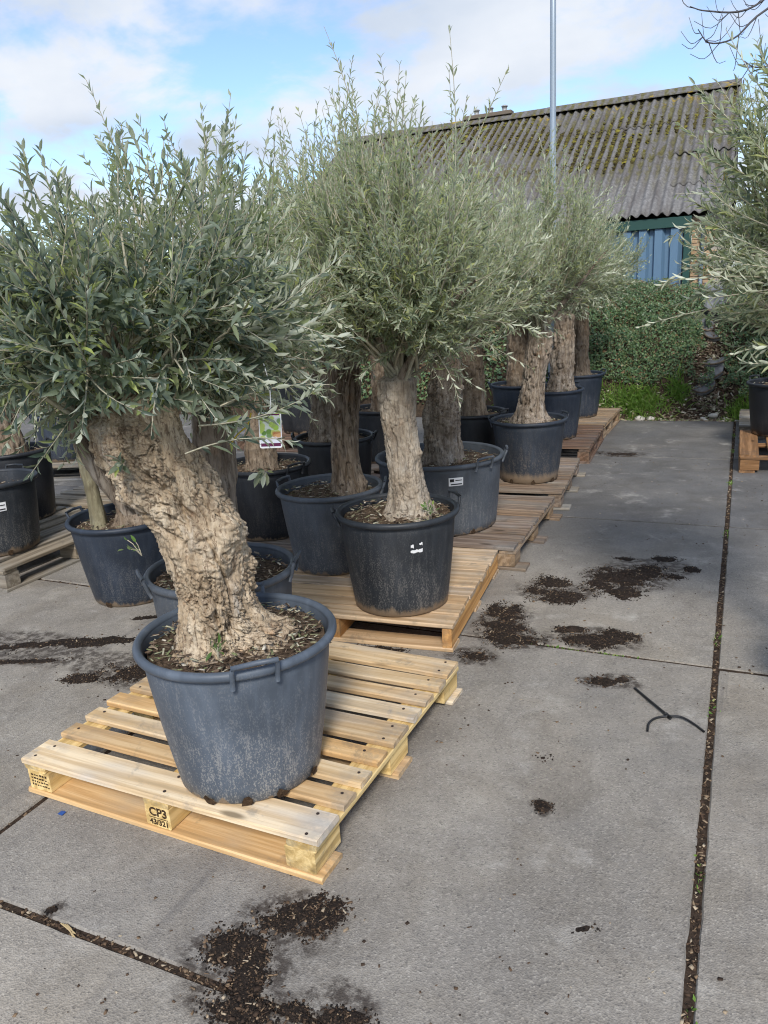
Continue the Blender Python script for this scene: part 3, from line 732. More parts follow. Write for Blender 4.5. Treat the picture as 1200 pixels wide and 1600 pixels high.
    MB().box(loc(-1.05, 0, 0)[0], loc(-0.93, 0, 0)[0], yw-0.085-YE, yw-0.004-YE, 0.9, 2.39, 0.005).obj('corner_post', GREEN, root)
    # blue trapezoid cladding panels
    MB().box(loc(X0, 0, 0)[0], loc(-1.06, 0, 0)[0], yw+0.012-YE, yw+0.05-YE, 0.9, 2.5).obj('wall_core', mat_plain('wall_core', (0.10, 0.10, 0.10), 0.9), walls)
    pw = 0.275
    prof = [(0, 0.0), (0.055, 0.0), (0.075, -0.085), (0.205, -0.085), (0.255, 0.0), (pw, 0.0)]
    V = [(x_, y_, z_) for z_ in (0.9, 2.46) for x_, y_ in prof]; n = len(prof)
    V += [(x_, y_+0.004, z_) for z_ in (0.9, 2.46) for x_, y_ in prof]
    F = [(i, i+1, n+i+1, n+i) for i in range(n-1)]+[(2*n+i+1, 2*n+i, 3*n+i, 3*n+i+1) for i in range(n-1)]
    me = mesh_poly('cladding_panel', V, F, BLUE)
    for k in range(32):
        link('cladding_panel', me, walls, loc(-1.075-(k+1)*pw, yw, 0.0))
    # brick return with real bricks
    bm = NT('yellow_brick'); pp = bm.pos(); nn = bm.noise(pp, 30, 4)
    c = bm.mix(bm.rand(), (0.34, 0.225, 0.125), (0.46, 0.325, 0.20)); c = bm.mix(1.0, c, bm.ramp(nn, [(0.2, 0.7), (0.8, 1.2)]), 'MULTIPLY')
    bm = bm.done(bm.bsdf(c, 0.9, None, 0.2))
    MORTAR = mat_plain('mortar', (0.36, 0.33, 0.28), 0.95, 0.1)
    MB().box(loc(-0.926, 0, 0)[0], loc(-0.42, 0, 0)[0], yw+0.01-YE, yw+0.2-YE, 0.6, 2.56).obj('mortar_core', MORTAR, walls)
    bme = MB().box(0, 0.208, -0.008, 0.05, 0, 0.0535, 0.003); bme = mesh_poly('brick', bme.V, bme.F, bm)
    bmh = MB().box(0, 0.098, -0.008, 0.05, 0, 0.0535, 0.003); bmh = mesh_poly('brick', bmh.V, bmh.F, bm)
    for row in range(22):
        z = 1.15+row*0.0635; x = -0.924
        if row % 2: link('brick', bmh, walls, loc(x, yw, z)); x += 0.110
        while x+0.208 < -0.40:
            link('brick', bme, walls, loc(x, yw+rr.normal(0, 0.0015), z)); x += 0.220
    MB().tube([(-0.74, yw-0.05, 0.9), (-0.74, yw-0.05, 1.8), (-0.74, yw-0.05, 2.5)], 0.032, 12).obj('downpipe', mat_plain('pipe_blue_grey', (0.15, 0.20, 0.25), 0.5), root, True, (-X1, -YE, 0))
    MB().box(X0-X1+0.2, -0.12, 0.0, 9.0, 0.0, 0.6).obj('plinth', MORTAR, root, False, (0, yw+0.25-YE, 0))
    # gable end and back, so that the barn is a closed volume
    g = MB(); ya, yb = 0.42, 9.9
    g.add([(-0.10, ya, 0.0), (-0.10, yb, 0.0), (-0.10, yb, 2.5), (-0.10, YR-YE, ZR-0.12), (-0.10, ya, 2.62)], [(0, 1, 2, 3, 4)])
    g.add([(X0-X1, yb, 0.0), (-0.10, yb, 0.0), (-0.10, yb, 2.5), (X0-X1, yb, 2.5)], [(3, 2, 1, 0)])
    g.add([(X0-X1+0.12, ya, 0.0), (X0-X1+0.12, yb, 0.0), (X0-X1+0.12, yb, 2.5), (X0-X1+0.12, YR-YE, ZR-0.12), (X0-X1+0.12, ya, 2.62)], [(4, 3, 2, 1, 0)])
    g.obj('gable_wall', MORTAR, root)
    # three little vents on the ridge
    base = MB().box(-0.62, 0.62, -0.13, 0.13, 0, 0.09, 0.01).obj('vent_curb', mat_plain('vent_curb', (0.16, 0.13, 0.10), 0.85), root, False, loc(-6.12, YR, ZR+0.07))
    glass = mat_plain('vent_grey', (0.30, 0.30, 0.31), 0.35, 0.5)
    for k in range(3):
        v = MB().lathe([(0.07, 0), (0.085, 0.02), (0.075, 0.03), (0.075, 0.15), (0.10, 0.155), (0.10, 0.19), (0.05, 0.22), (0.001, 0.225)], 14)
        v.obj('vent_pot', glass, base, True, (-0.30+0.36*k, 0, 0.09)).scale = (0.8, 0.8, 0.65)
make_barn()

# --- steel post
def make_post():
    root = empty('lamp_post', (-1.97, 5.93, 0))
    tag(root, 'tall galvanised steel lamp post rising from the crowns against the sky', 'lamp post')
    MB().lathe([(0.052, 0.0), (0.052, 0.9), (0.046, 0.95), (0.036, 1.2), (0.031, 4.0), (0.027, 7.0)], 20, None, True).obj('shaft', STEEL, root, True)
    MB().lathe([(0.11, 0.0), (0.11, 0.012), (0.055, 0.014), (0.055, 0.03)], 20, None, True).obj('base_flange', STEEL, root)
    b = MB().box(-0.03, 0.03, -0.056, -0.05, 0.45, 0.72, 0.002); b.obj('hatch', STEEL, root)
    h = MB().box(-0.10, 0.10, -0.55, 0.06, 7.0, 7.09, 0.03); h.obj('lamp_head', STEEL, root)
make_post()

# ================================================================== PALLETS
def board(name, parent, x0, x1, y0, y1, z0, z1, mat, r, b=0.004, warp=0.003):
    """a plank as its own object; local X runs along the grain"""
    lx, ly, lz = x1-x0, y1-y0, z1-z0
    along_x = lx >= ly
    L, Wd = (lx, ly) if along_x else (ly, lx)
    n = 5 if L > 0.4 else 2
    xs = np.linspace(-L/2, L/2, n); V = []
    cup = r.normal(0, warp, n)*(1 if n > 2 else 0); sk = r.normal(0, 0.002)
    hb = lz/2
    sec = [(-Wd/2+b, -hb), (Wd/2-b, -hb), (Wd/2, -hb+b), (Wd/2, hb-b), (Wd/2-b, hb), (-Wd/2+b, hb), (-Wd/2, hb-b), (-Wd/2, -hb+b)]
    for i, x in enumerate(xs):
        for (yy, zz) in sec:
            e = 1.0 if 0 < i < n-1 else 1-0.02
            V.append((x+(r.normal(0, 0.0012)), yy*e+sk*x, zz+cup[i]*0.35*(zz > 0)))
    F = [tuple(f) for f in grid_faces(8, n, True)]
    F += [tuple(range(7, -1, -1)), tuple(range((n-1)*8, n*8))]
    o = link(name, mesh_poly(name, V, [f[::-1] for f in F], mat), parent, ((x0+x1)/2, (y0+y1)/2, (z0+z1)/2))
    o.rotation_euler = (r.normal(0, 0.006), r.normal(0, 0.002), (0 if along_x else PI/2)+(r.normal(0, 0.004) if name == 'slat' else 0))
    return o
def pallet(label, x0, y0, w, d, mats, slats, rz=0.0, axis='x', base='x', overhang=0.0, h=0.138, style='block', seed=1, nails=False, wide_ends=True, group='wooden pallets under the pots'):
    """slats: (count, wide, narrow); axis = direction the deck slats run; base = direction of the bottom boards. Local origin: front-left corner"""
    r = np.random.default_rng(seed); deck_m, block_m, base_m = mats
    root = empty('pallet', (x0, y0, 0), rz); tag(root, label, 'pallet', group)
    n, ww, wn = slats
    wides = {0, n-1, (n-1)//2} if wide_ends else set()
    widths = [ww if i in wides else wn for i in range(n)]
    across = d if axis == 'x' else w
    gap = (across-sum(widths))/(n-1)
    t = 0.021; z_top = h; q = 0.0; made = []
    for i, sw in enumerate(widths):
        j0, j1 = r.normal(0, 0.004), r.normal(0, 0.004)
        if axis == 'x': o = board('slat', root, 0+j0, w+j1, q, q+sw, z_top-t, z_top, deck_m, r)
        else: o = board('slat', root, q, q+sw, 0+j0, d+j1, z_top-t, z_top, deck_m, r)
        made.append((o, sw)); q += sw+gap
    if style == 'stringer':
        for k, xx in enumerate((0.004, w/2-0.022, w-0.048)):
            board('stringer', root, xx, xx+0.044, 0.004, d-0.004, 0.0215, z_top-t-0.0015, block_m, r, 0.003, 0)
        for yy in (0.0, d/2-0.06, d-0.12): board('base_board', root, 0, w, yy, yy+0.12, 0, 0.020, base_m, r)
        return root
    bt, st = 0.020, 0.020
    zb0, zb1 = bt+0.001, z_top-t-st-0.002
    bl, bw = 0.14, 0.10
    if axis == 'x': lanes = (0.0, w/2-bw/2, w-bw)
    else: lanes = (0.0, d/2-bw/2, d-bw)
    for a in lanes:
        if axis == 'x': board('stretcher_board', root, a, a+bw, 0.006, d-0.006, z_top-t-st-0.001, z_top-t-0.001, block_m, r, 0.003, 0)
        else: board('stretcher_board', root, 0.006, w-0.006, a, a+bw, z_top-t-st-0.001, z_top-t-0.001, block_m, r, 0.003, 0)
    for i, fx in enumerate((0, 0.5, 1)):
        for j, fy in enumerate((0, 0.5, 1)):
            sx, sy = (bw, bl) if axis == 'x' else (bl, bw)
            bx, by = fx*(w-sx), fy*(d-sy)
            ins = 0.008
            bx += ins*(1-2*fx); by += ins*(1-2*fy)
            o = board('block', root, bx, bx+sx, by, by+sy, zb0, zb1, block_m, r, 0.003, 0)
            if i == 1 and j == 0: root['front_block'] = o.name
            if i == 0 and j == 0: root['left_block'] = o.name
    for f in (0, 0.5, 1):
        if base == 'x':
            yy = f*(d-0.12); board('base_board', root, -overhang*(f != 0), w+overhang+(0.012 if overhang == 0 else 0), yy, yy+0.12, 0, bt, base_m, r)
        else:
            xx = f*(w-0.12); board('base_board', root, xx, xx+0.12, -0.0, d, 0, bt, base_m, r)
    if nails:
        V = [(0.0055*math.cos(a), 0.0055*math.sin(a), z) for z in (0, 0.0022) for a in np.arange(6)*PI/3]
        me = mesh_poly('nail', V, [(6, 7, 8, 9, 10, 11)]+[(k, (k+1) % 6, 6+(k+1) % 6, 6+k) for k in range(6)], IRON)
        for o, sw in made:
            for lx in (-w/2+0.05, 0.0, w/2-0.05):
                for s in ((-0.3, 0.28) if sw > 0.1 else (0.1,)):
                    nn = link('nail', me, o, (lx+r.normal(0, 0.012), s*sw+r.normal(0, 0.006), t/2-0.0005))
    return root
MN = (WOOD_NEW, WOOD_BLOCK, WOOD_NEW)
palA = pallet('pale new pine pallet under the foremost blue-grey pot, stamped on its middle block', -2.099, -1.625, 1.14, 1.14, MN, (9, 0.126, 0.078), -0.0226, 'x', 'x', 0.0, 0.138, 'block', 11, True)
palB = pallet('orange pine pallet with a closed plank deck and solid side rail', -2.20, -0.295, 1.13, 1.05, (WOOD_ORANGE, WOOD_SIDE, WOOD_ORANGE), (9, 0.1125, 0.1125), 0.085, 'x', 'x', 0, 0.138, 'stringer', 12, False)
palC = pallet('weathered brown pallet with poking base boards under the wide grey pot', -2.215, 0.865, 1.14, 1.14, (WOOD_BROWN, WOOD_TAN, WOOD_BROWN), (9, 0.120, 0.094), 0.022, 'x', 'x', 0.055, 0.138, 'block', 13)
palD = pallet('weathered brown pallet under the pot with the rust-stained base', -2.225, 2.085, 1.15, 1.14, (WOOD_BROWN, WOOD_BROWN, WOOD_GREY), (9, 0.120, 0.094), 0.075, 'x', 'x', 0.05, 0.138, 'block', 14)
palE = pallet('dark reddish brown pallet, second before the bank in the pot row', -2.30, 3.64, 1.15, 1.14, (WOOD_RED, WOOD_RED, WOOD_RED), (9, 0.120, 0.094), 0.045, 'x', 'y', 0, 0.15, 'block', 15)
palF = pallet('tan brown pallet nearest the bank in the row of pots', -2.36, 4.88, 1.15, 1.10, (WOOD_TAN, WOOD_TAN, WOOD_TAN), (8, 0.125, 0.100), -0.01, 'x', 'y', 0, 0.150, 'block', 16)
palG = pallet('rust orange pallet with one wide edge board beside the long joint', 0.055, 3.56, 1.1, 1.12, (WOOD_RUST, WOOD_RUST, WOOD_RUST), (6, 0.145, 0.11), 0.01, 'y', 'y', 0, 0.150, 'block', 17)
palH = pallet('pale grey slatted pallet at the slab edge behind the rust orange pallet', 0.04, 5.0, 1.1, 0.98, (WOOD_GREY, WOOD_GREY, WOOD_GREY), (9, 0.10, 0.085), 0, 'x', 'x', 0, 0.14, 'block', 18)
palI = pallet('grey weathered pallet at the picture edge carrying the pot without a tree', -4.98, -0.235, 1.16, 1.20, (WOOD_GREY, WOOD_GREY, WOOD_GREY), (8, 0.12, 0.10), 0.0, 'y', 'y', 0, 0.150, 'block', 19)
palJ = pallet('dark brown pallet in shade under the black pot behind the hanging tag', -3.30, 0.38, 1.06, 0.98, (WOOD_BROWN, WOOD_BROWN, WOOD_BROWN), (8, 0.115, 0.10), 0.01, 'x', 'x', 0, 0.138, 'block', 20)
palK = pallet('brown shaded pallet behind the small grey pot with the fissured trunk', -3.30, 1.40, 1.06, 1.06, (WOOD_RED, WOOD_BROWN, WOOD_BROWN), (9, 0.115, 0.10), -0.01, 'x', 'x', 0, 0.138, 'block', 21)
palL = pallet('shaded brown pallet two places behind the fissured trunk', -3.35, 2.62, 1.06, 1.06, (WOOD_BROWN, WOOD_BROWN, WOOD_BROWN), (9, 0.115, 0.10), 0.02, 'x', 'x', 0, 0.138, 'block', 22)
palM = pallet('reddish brown slatted pallet seen through the gap beside the hanging tag', -4.95, 3.75, 1.12, 1.12, (WOOD_RED, WOOD_RED, WOOD_RED), (10, 0.10, 0.085), 0.0, 'x', 'x', 0, 0.138, 'block', 23)
palN = pallet('grey pallet with splintered boards behind the pot with the slender stem', -4.98, 1.02, 1.16, 1.12, (WOOD_GREY, WOOD_TAN, WOOD_GREY), (8, 0.12, 0.10), 0.02, 'x', 'x', 0, 0.150, 'block', 24)
palO = pallet('far grey pallet on the slabs in the shade behind the splintered one', -6.7, 1.9, 1.16, 1.12, (WOOD_GREY, WOOD_TAN, WOOD_GREY), (8, 0.12, 0.10), 0.3, 'x', 'x', 0, 0.150, 'block', 25)

# stamps on the front blocks of the new pallet
_t = NT('burnt_stamp'); BURN = _t.done(_t.bsdf(_t.mix(_t.rng(_t.noise(_t.pos(), 210, 4, 0.7), 0.54, 0.72), (0.035, 0.02, 0.012), (0.50, 0.34, 0.16)), 0.8, None, 0.1))
def stamp(owner, txt, size, x, z, depth):
    c = bpy.data.curves.new('stamp', 'FONT'); c.body = txt; c.size = size; c.align_x = 'CENTER'; c.extrude = 0.0004; c.offset = 0.0012*size/0.04
    c.materials.append(BURN)
    tmp = bpy.data.objects.new('stamp_text', c); COL.objects.link(tmp)
    bpy.context.view_layer.update()
    me = bpy.data.meshes.new_from_object(tmp.evaluated_get(bpy.context.evaluated_depsgraph_get()))
    bpy.data.objects.remove(tmp); me.name = 'stamp'
    return link('stamp', me, owner)
def stamp_on(block, kind):
    # block-local frame: X along its length; the front face is at the block's -Y/-X side depending on rotation
    rotz = block.rotation_euler[2]
    holder = block
    inv = Matrix.Rotation(-rotz, 4, 'Z')
    def put(o, px, py, pz):
        o.matrix_local = Matrix.Rotation(-rotz, 4, 'Z') @ Matrix.Translation((px, py, pz)) @ Matrix.Rotation(PI/2, 4, 'X')
    f = -0.0705
    if kind == 'cp':
        put(stamp(holder, 'CP3', 0.041, 0, 0, 0), 0.002, f, 0.0005)
        put(stamp(holder, '43/321', 0.027, 0, 0, 0), 0.002, f, -0.031)
        bar = MB().box(-0.036, 0.038, -0.0012, 0.0012, 0, 0.0004).obj('stamp_line', BURN, holder); put(bar, 0, f, -0.0065)
    else:
        rr = np.random.default_rng(4)
        for row in range(4):
            x = -0.036
            while x < 0.036:
                w = rr.uniform(0.004, 0.011); bar = MB().box(0, w, 0, rr.uniform(0.003, 0.008), 0, 0.0004).obj('stamp_mark', BURN, holder); put(bar, x, f, 0.016-row*0.0125); x += w+rr.uniform(0.002, 0.006)
stamp_on(bpy.data.objects[palA['front_block']], 'cp'); stamp_on(bpy.data.objects[palA['left_block']], 'small')
for _p in bpy.data.objects:
    for _k in ('front_block', 'left_block'):
        if _k in _p: del _p[_k]

# ================================================================== POTS
ALPHA = lambda x, y: math.atan2(CAM.y-y, CAM.x-x)      # direction from a pot to the viewer's side
def curved_patch(R0, R1, H, z0, z1, a0, a1, off, n=6):
    """patch lying on the tapered wall"""
    V = []
    for z in (z0, z1):
        rr = R1+(R0-R1)*z/H+off
        for i in range(n):
            a = a0+(a1-a0)*i/(n-1); V.append((rr*math.cos(a), rr*math.sin(a), z))
    return V, [(i, i+1, n+i+1, n+i) for i in range(n-1)]
def pot(label, x, y, z0, R, H, Rb, mat, handles=(1.57, -1.57), sticker=None, holes=(), seed=1, soil=0.065, litter=420, group='olive pots standing about the yard', n=56):
    r = np.random.default_rng(seed+100)
    root = empty('plant_pot', (x, y, z0)); tag(root, label, 'pot', group)
    ph = r.uniform(0, 6.28); e2 = r.uniform(0.004, 0.012)
    def warp(th, z): return 1+e2*np.cos(2*th+ph)*(z/H)+0.004*np.cos(3*th+ph*2)
    Ro = R-0.020
    prof = [(Rb*0.3, 0.0), (Rb-0.012, 0.0), (Rb, 0.008)]
    for k in range(1, 9):
        f = k/9; prof.append((Rb+(Ro-Rb)*f+0.004*math.sin(f*PI), 0.008+(H-0.03)*f))
    prof += [(Ro, H-0.018), (Ro-0.004, H-0.012)]
    prof += [(Ro-0.006-(Ro-Rb)*0.35*f, H-0.012-0.40*H*f) for f in (0.1, 0.35, 0.6, 1.0)]
    b = MB(); b.lathe(prof, n, warp); body = smooth_by_angle(b.obj('body', mat, root), 50)
    # rolled rim
    rm = MB(); rp = []
    for k in range(11):
        a = -PI*0.62+k*(2*PI*0.92)/10; rp.append((Ro+0.008+0.0135*math.cos(a), H-0.014+0.015*math.sin(a)))
    rm.lathe(rp, n, warp); rm.obj('rim', mat, root, True)
    al = ALPHA(x, y)
    for a in handles:
        th = al+a; w = 0.062; mb = MB()
        rad = Ro+0.018; ux, uy = math.cos(th), math.sin(th); tx, ty = -uy, ux
        def P(t, o, z): return (ux*(rad+o)+tx*t, uy*(rad+o)+ty*t, z)
        up = r.uniform(0.016, 0.030); ob = r.uniform(0.004, 0.018)
        mb.tube([P(-w, -0.012, H-0.050), P(-w, 0.0, H-0.02), P(-w, ob, H+up-0.012), P(-w*0.88, ob+0.002, H+up)], [0.0075, 0.0075, 0.007, 0.0065], 8)
        mb.tube([P(w, -0.012, H-0.050), P(w, 0.0, H-0.02), P(w, ob, H+up-0.012), P(w*0.88, ob+0.002, H+up)], [0.0075, 0.0075, 0.007, 0.0065], 8)
        mb.tube([P(-w*1.04, ob+0.001, H+up-0.003), P(0, ob+0.005, H+up+0.001), P(w*1.04, ob+0.001, H+up-0.003)], 0.0078, 8)
        mb.obj('handle', mat, root, True)
    # soil: lumpy disc
    zs = H-soil; nr_, na = 14, 40; V = []; rs = Ro-0.008-(Ro-Rb)*0.12
    for i in range(nr_):
        f = i/(nr_-1)
        for k in range(na):
            a = 2*PI*k/na; V.append((rs*f*math.cos(a), rs*f*math.sin(a), zs))
    V = np.array(V); V[:,2] += 0.018*fbm(V*14+seed*5, seed, 3)+0.02*(1-np.hypot(V[:,0], V[:,1])/rs)
    so = link('soil', mesh_np('soil', V, grid_faces(na, nr_, True), SOIL_POT, True), root)
    if litter:
        a = r.uniform(0, 2*PI, litter); q = np.sqrt(r.random(litter))*rs*0.97
        P = np.stack([q*np.cos(a), q*np.sin(a), zs+0.018+0.012*r.random(litter)+0.012*(1-q/rs)], -1)
        V, F = flakes(P, 0.019, seed, (0.06, 0.35), 0.35, 0.35)
        lo = link('leaf_litter', mesh_np('leaf_litter', V, F, LITTER), so); lo['kind'] = 'stuff'
    if sticker:
        a, zc, w, hh, torn = sticker; da = w/2/R
        V, F = curved_patch(Ro, Rb, H, zc-hh/2, zc+(hh/2 if not torn else -hh*0.16), al+a-da, al+a+da, 0.0075, 9)
        if torn: V = [(v[0], v[1], v[2]+(r.uniform(-0.35, 0.35)*hh*0.28 if k >= 9 else r.uniform(-0.06, 0.06)*hh)) for k, v in enumerate(V)]
        st = link('label', mesh_poly('label', V, F, PAPER), root)
        if torn == 0:
            for (u0, u1, v0, v1) in ((0.08, 0.36, 0.5, 0.86), (0.14, 0.9, 0.14, 0.28), (0.45, 0.9, 0.62, 0.72)):
                V, F = curved_patch(Ro, Rb, H, zc-hh/2+hh*v0, zc-hh/2+hh*v1, al+a-da+2*da*u0, al+a-da+2*da*u1, 0.0095, 3)
                link('print', mesh_poly('print', V, F, INK), st)
        else:   # remnants of a torn label
            for (u0, u1, v0, v1) in ((0.02, 0.26, 0.62, 1.0), (0.72, 0.98, 0.78, 1.05)):
                V, F = curved_patch(Ro, Rb, H, zc-hh/2+hh*v0, zc-hh/2+hh*v1, al+a-da+2*da*u0, al+a-da+2*da*u1, 0.0076, 4)
                V = [(v[0], v[1], v[2]+r.uniform(-0.12, 0.12)*hh) for v in V]
                link('label_scrap', mesh_poly('label_scrap', V, F, PAPER), st)
    for a in holes:
        V = []; F = []; m = 9
        for k in range(m):
            q = 2*PI*k/m; s = r.uniform(0.6, 1.35); zz = 0.012+0.021*math.sin(q)*s; aa = al+a+0.017*math.cos(q)*s/Rb
            rr = Rb+(Ro-Rb)*zz/H+0.0065; V.append((rr*math.cos(aa), rr*math.sin(aa), max(zz, 0.002)))
        link('drain_hole', mesh_poly('drain_hole', V, [tuple(range(m))], SOILHOLE), root)
    return root
SOILHOLE = mat_soil('hole_soil', (0.025, 0.015, 0.01), (0.11, 0.07, 0.04), 90)
ZP = 0.1395
POTS = {}
POTS[1] = pot('large faded blue-grey pot in the foreground holding the leaning gnarled trunk', -1.337, -1.388, ZP, 0.304, 0.467, 0.222, POT_BLUE, (0.12, 3.0), None, (-0.62, -0.10, 0.36, 0.95), 1, 0.045, 900, n=80)
POTS[2] = pot('blue-grey pot half hidden directly behind the foremost pot on the same pallet', -1.79, -0.84, ZP, 0.296, 0.437, 0.235, POT_GREY, (1.25, -1.35), None, (), 2, 0.055, 420)
POTS[3] = pot('dark navy pot standing on bare concrete with slender stem and second trunk', -3.05, -0.01, 0.002, 0.315, 0.468, 0.225, POT_NAVY, (-2.2, 1.4), None, (0.4, -0.7), 3)
POTS[4] = pot('dark pot cut off by the picture edge, with white label and no tree', -4.20, 0.07, 0.1515, 0.29, 0.452, 0.235, POT_DARK, (2.5, -1.6), (0.15, 0.315, 0.075, 0.055, 0), (0.2,), 4, 0.10, 120)
POTS[5] = pot('small grey pot with fissured dark trunk, label and two white scuffs', -1.965, 0.398, ZP, 0.290, 0.447, 0.215, POT_GREY, (1.45, -2.1), (0.42, 0.335, 0.075, 0.048, 0), (), 5, 0.05)
POTS[6] = pot('dark pot with torn label on the orange pallet holding the smooth pale trunk', -1.402, 0.01, ZP, 0.289, 0.463, 0.222, POT_DARK, (-1.45, 1.9), (0.30, 0.34, 0.062, 0.040, 1), (), 6, 0.045, 420)
POTS[7] = pot('extra wide grey pot with white label behind the smooth pale trunk', -1.665, 1.296, ZP, 0.402, 0.443, 0.345, POT_GREY, (1.5, 0.72), (0.24, 0.345, 0.092, 0.05, 0), (0.55, -0.2), 7, 0.06, 420)
POTS[8] = pot('dark pot with rust-brown stained base and broad root flare', -1.409, 2.536, ZP, 0.285, 0.464, 0.215, mat_pot('pot_rust_base', (0.024, 0.031, 0.043), 0.4, (0.30, 0.24, 0.17), 0.10), (-1.5, 1.9), None, (-0.6, 0.15, 0.9), 8, 0.05)
POTS[9] = pot('dark pot on the reddish brown pallet, second before the bank', -1.585, 4.156, 0.1515, 0.295, 0.459, 0.225, POT_NAVY, (-0.5, 2.4), None, (0.3,), 9, 0.05, 200)
POTS[10] = pot('dark pot on the tan pallet, nearest to the bank in its row', -1.60, 5.406, 0.1515, 0.295, 0.460, 0.225, POT_NAVY, (-1.0, 1.9), None, (), 10, 0.05, 200)
POTS[11] = pot('black pot with reddish soil directly behind the hanging tag', -2.66, 0.845, ZP, 0.290, 0.449, 0.23, POT_BLACK, (0.65, -2.2), None, (), 11, 0.05, 300)
POTS[12] = pot('black pot behind the fissured trunk with pale twisted trunk', -2.62, 1.70, ZP, 0.294, 0.462, 0.23, POT_BLACK, (-1.6, 1.3), None, (), 12, 0.05, 200)
POTS[13] = pot('black pot two places behind the fissured trunk with cut stump', -2.85, 3.03, ZP, 0.29, 0.46, 0.23, POT_BLACK, (1.4, -1.4), None, (), 13, 0.05, 120)
POTS[14] = pot('larger black pot on the reddish slatted pallet seen past the hanging tag', -4.34, 4.30, ZP, 0.36, 0.56, 0.28, POT_BLACK, (1.4, -1.4), None, (), 14, 0.05, 120)
POTS[15] = pot('black pot squeezed between the wide grey pot and the rust-stained pot', -1.96, 2.86, ZP, 0.29, 0.46, 0.23, POT_BLACK, (1.0, -2.0), None, (), 15, 0.05, 120)
POTS[16] = pot('dark blue pot behind the broad root flare on the reddish pallet', -2.02, 4.58, 0.1515, 0.287, 0.459, 0.225, POT_NAVY, (2.0, -1.4), None, (), 16, 0.05, 120)
POTS[17] = pot('black pot just behind the labelled pot without a tree', -4.69, 0.68, 0.1515, 0.28, 0.50, 0.225, POT_BLACK, (1.9, -1.4), None, (), 17, 0.05, 120)
POTS[18] = pot('black pot behind the slender stem, on the splintered pallet', -4.25, 1.42, 0.1515, 0.29, 0.46, 0.23, POT_BLACK, (2.0, -1.4), None, (), 18, 0.05, 120)
POTS[19] = pot('dark blue pot on the far grey pallet at the picture edge', -6.1, 2.5, 0.1515, 0.29, 0.46, 0.23, POT_NAVY, (2.0, -1.4), None, (), 19, 0.05, 120)
POTS[20] = pot('black pot on the rust orange pallet beside the long joint', 0.40, 4.55, 0.1515, 0.325, 0.463, 0.26, POT_BLACK, (0.5, -2.2), None, (), 20, 0.05, 150)
POTS[21] = pot('black pot on the pale grey pallet by the bank, behind the rust orange pallet', 0.66, 5.55, 0.1415, 0.30, 0.50, 0.24, POT_BLACK, (1.0, -1.8), None, (), 21, 0.05, 120)
POTS[22] = pot('pot beyond the picture edge under the close silvery olive branches', 0.62, -0.32, 0.0, 0.29, 0.46, 0.22, POT_DARK, (1.0, -1.8), None, (), 22, 0.05, 120)

# ================================================================== OLIVE TREES
BARK_PALE = mat_bark('bark_pale', (0.74, 0.64, 0.49), (0.54, 0.43, 0.30), (0.15, 0.10, 0.065), 1.0, 0.8)
BARK_SMOOTH = mat_bark('bark_smooth', (0.60, 0.535, 0.445), (0.42, 0.36, 0.285), (0.16, 0.125, 0.095), 1.0, 0.7)
BARK_DARK = mat_bark('bark_dark', (0.38, 0.315, 0.24), (0.22, 0.168, 0.122), (0.06, 0.043, 0.032), 1.0, 0.45)
BARK_GREY = mat_bark('bark_grey', (0.48, 0.42, 0.35), (0.30, 0.245, 0.19), (0.085, 0.062, 0.047), 1.0, 0.5)
BARK_STEM = mat_bark('bark_stem', (0.36, 0.33, 0.22), (0.25, 0.23, 0.15), (0.15, 0.13, 0.085), 0.6, 1.0)
TWIG = mat_island('olive_twig', [(0, (0.27, 0.25, 0.18)), (0.6, (0.42, 0.395, 0.30)), (1, (0.52, 0.48, 0.36))], 0.7, 0.2)
LEAF_DARK = mat_leaf('olive_leaf_dark', (0.055, 0.085, 0.068), (0.17, 0.205, 0.14), (0.50, 0.53, 0.44), (0.31, 0.36, 0.10), 0.05, 0.24)
LEAF_SILVER = mat_leaf('olive_leaf_silver', (0.12, 0.155, 0.105), (0.30, 0.335, 0.225), (0.64, 0.665, 0.55), (0.37, 0.39, 0.15), 0.07, 0.28)
LEAF_GREY = mat_leaf('olive_leaf_grey', (0.10, 0.14, 0.085), (0.25, 0.29, 0.175), (0.54, 0.575, 0.45), (0.31, 0.34, 0.12), 0.07, 0.26)

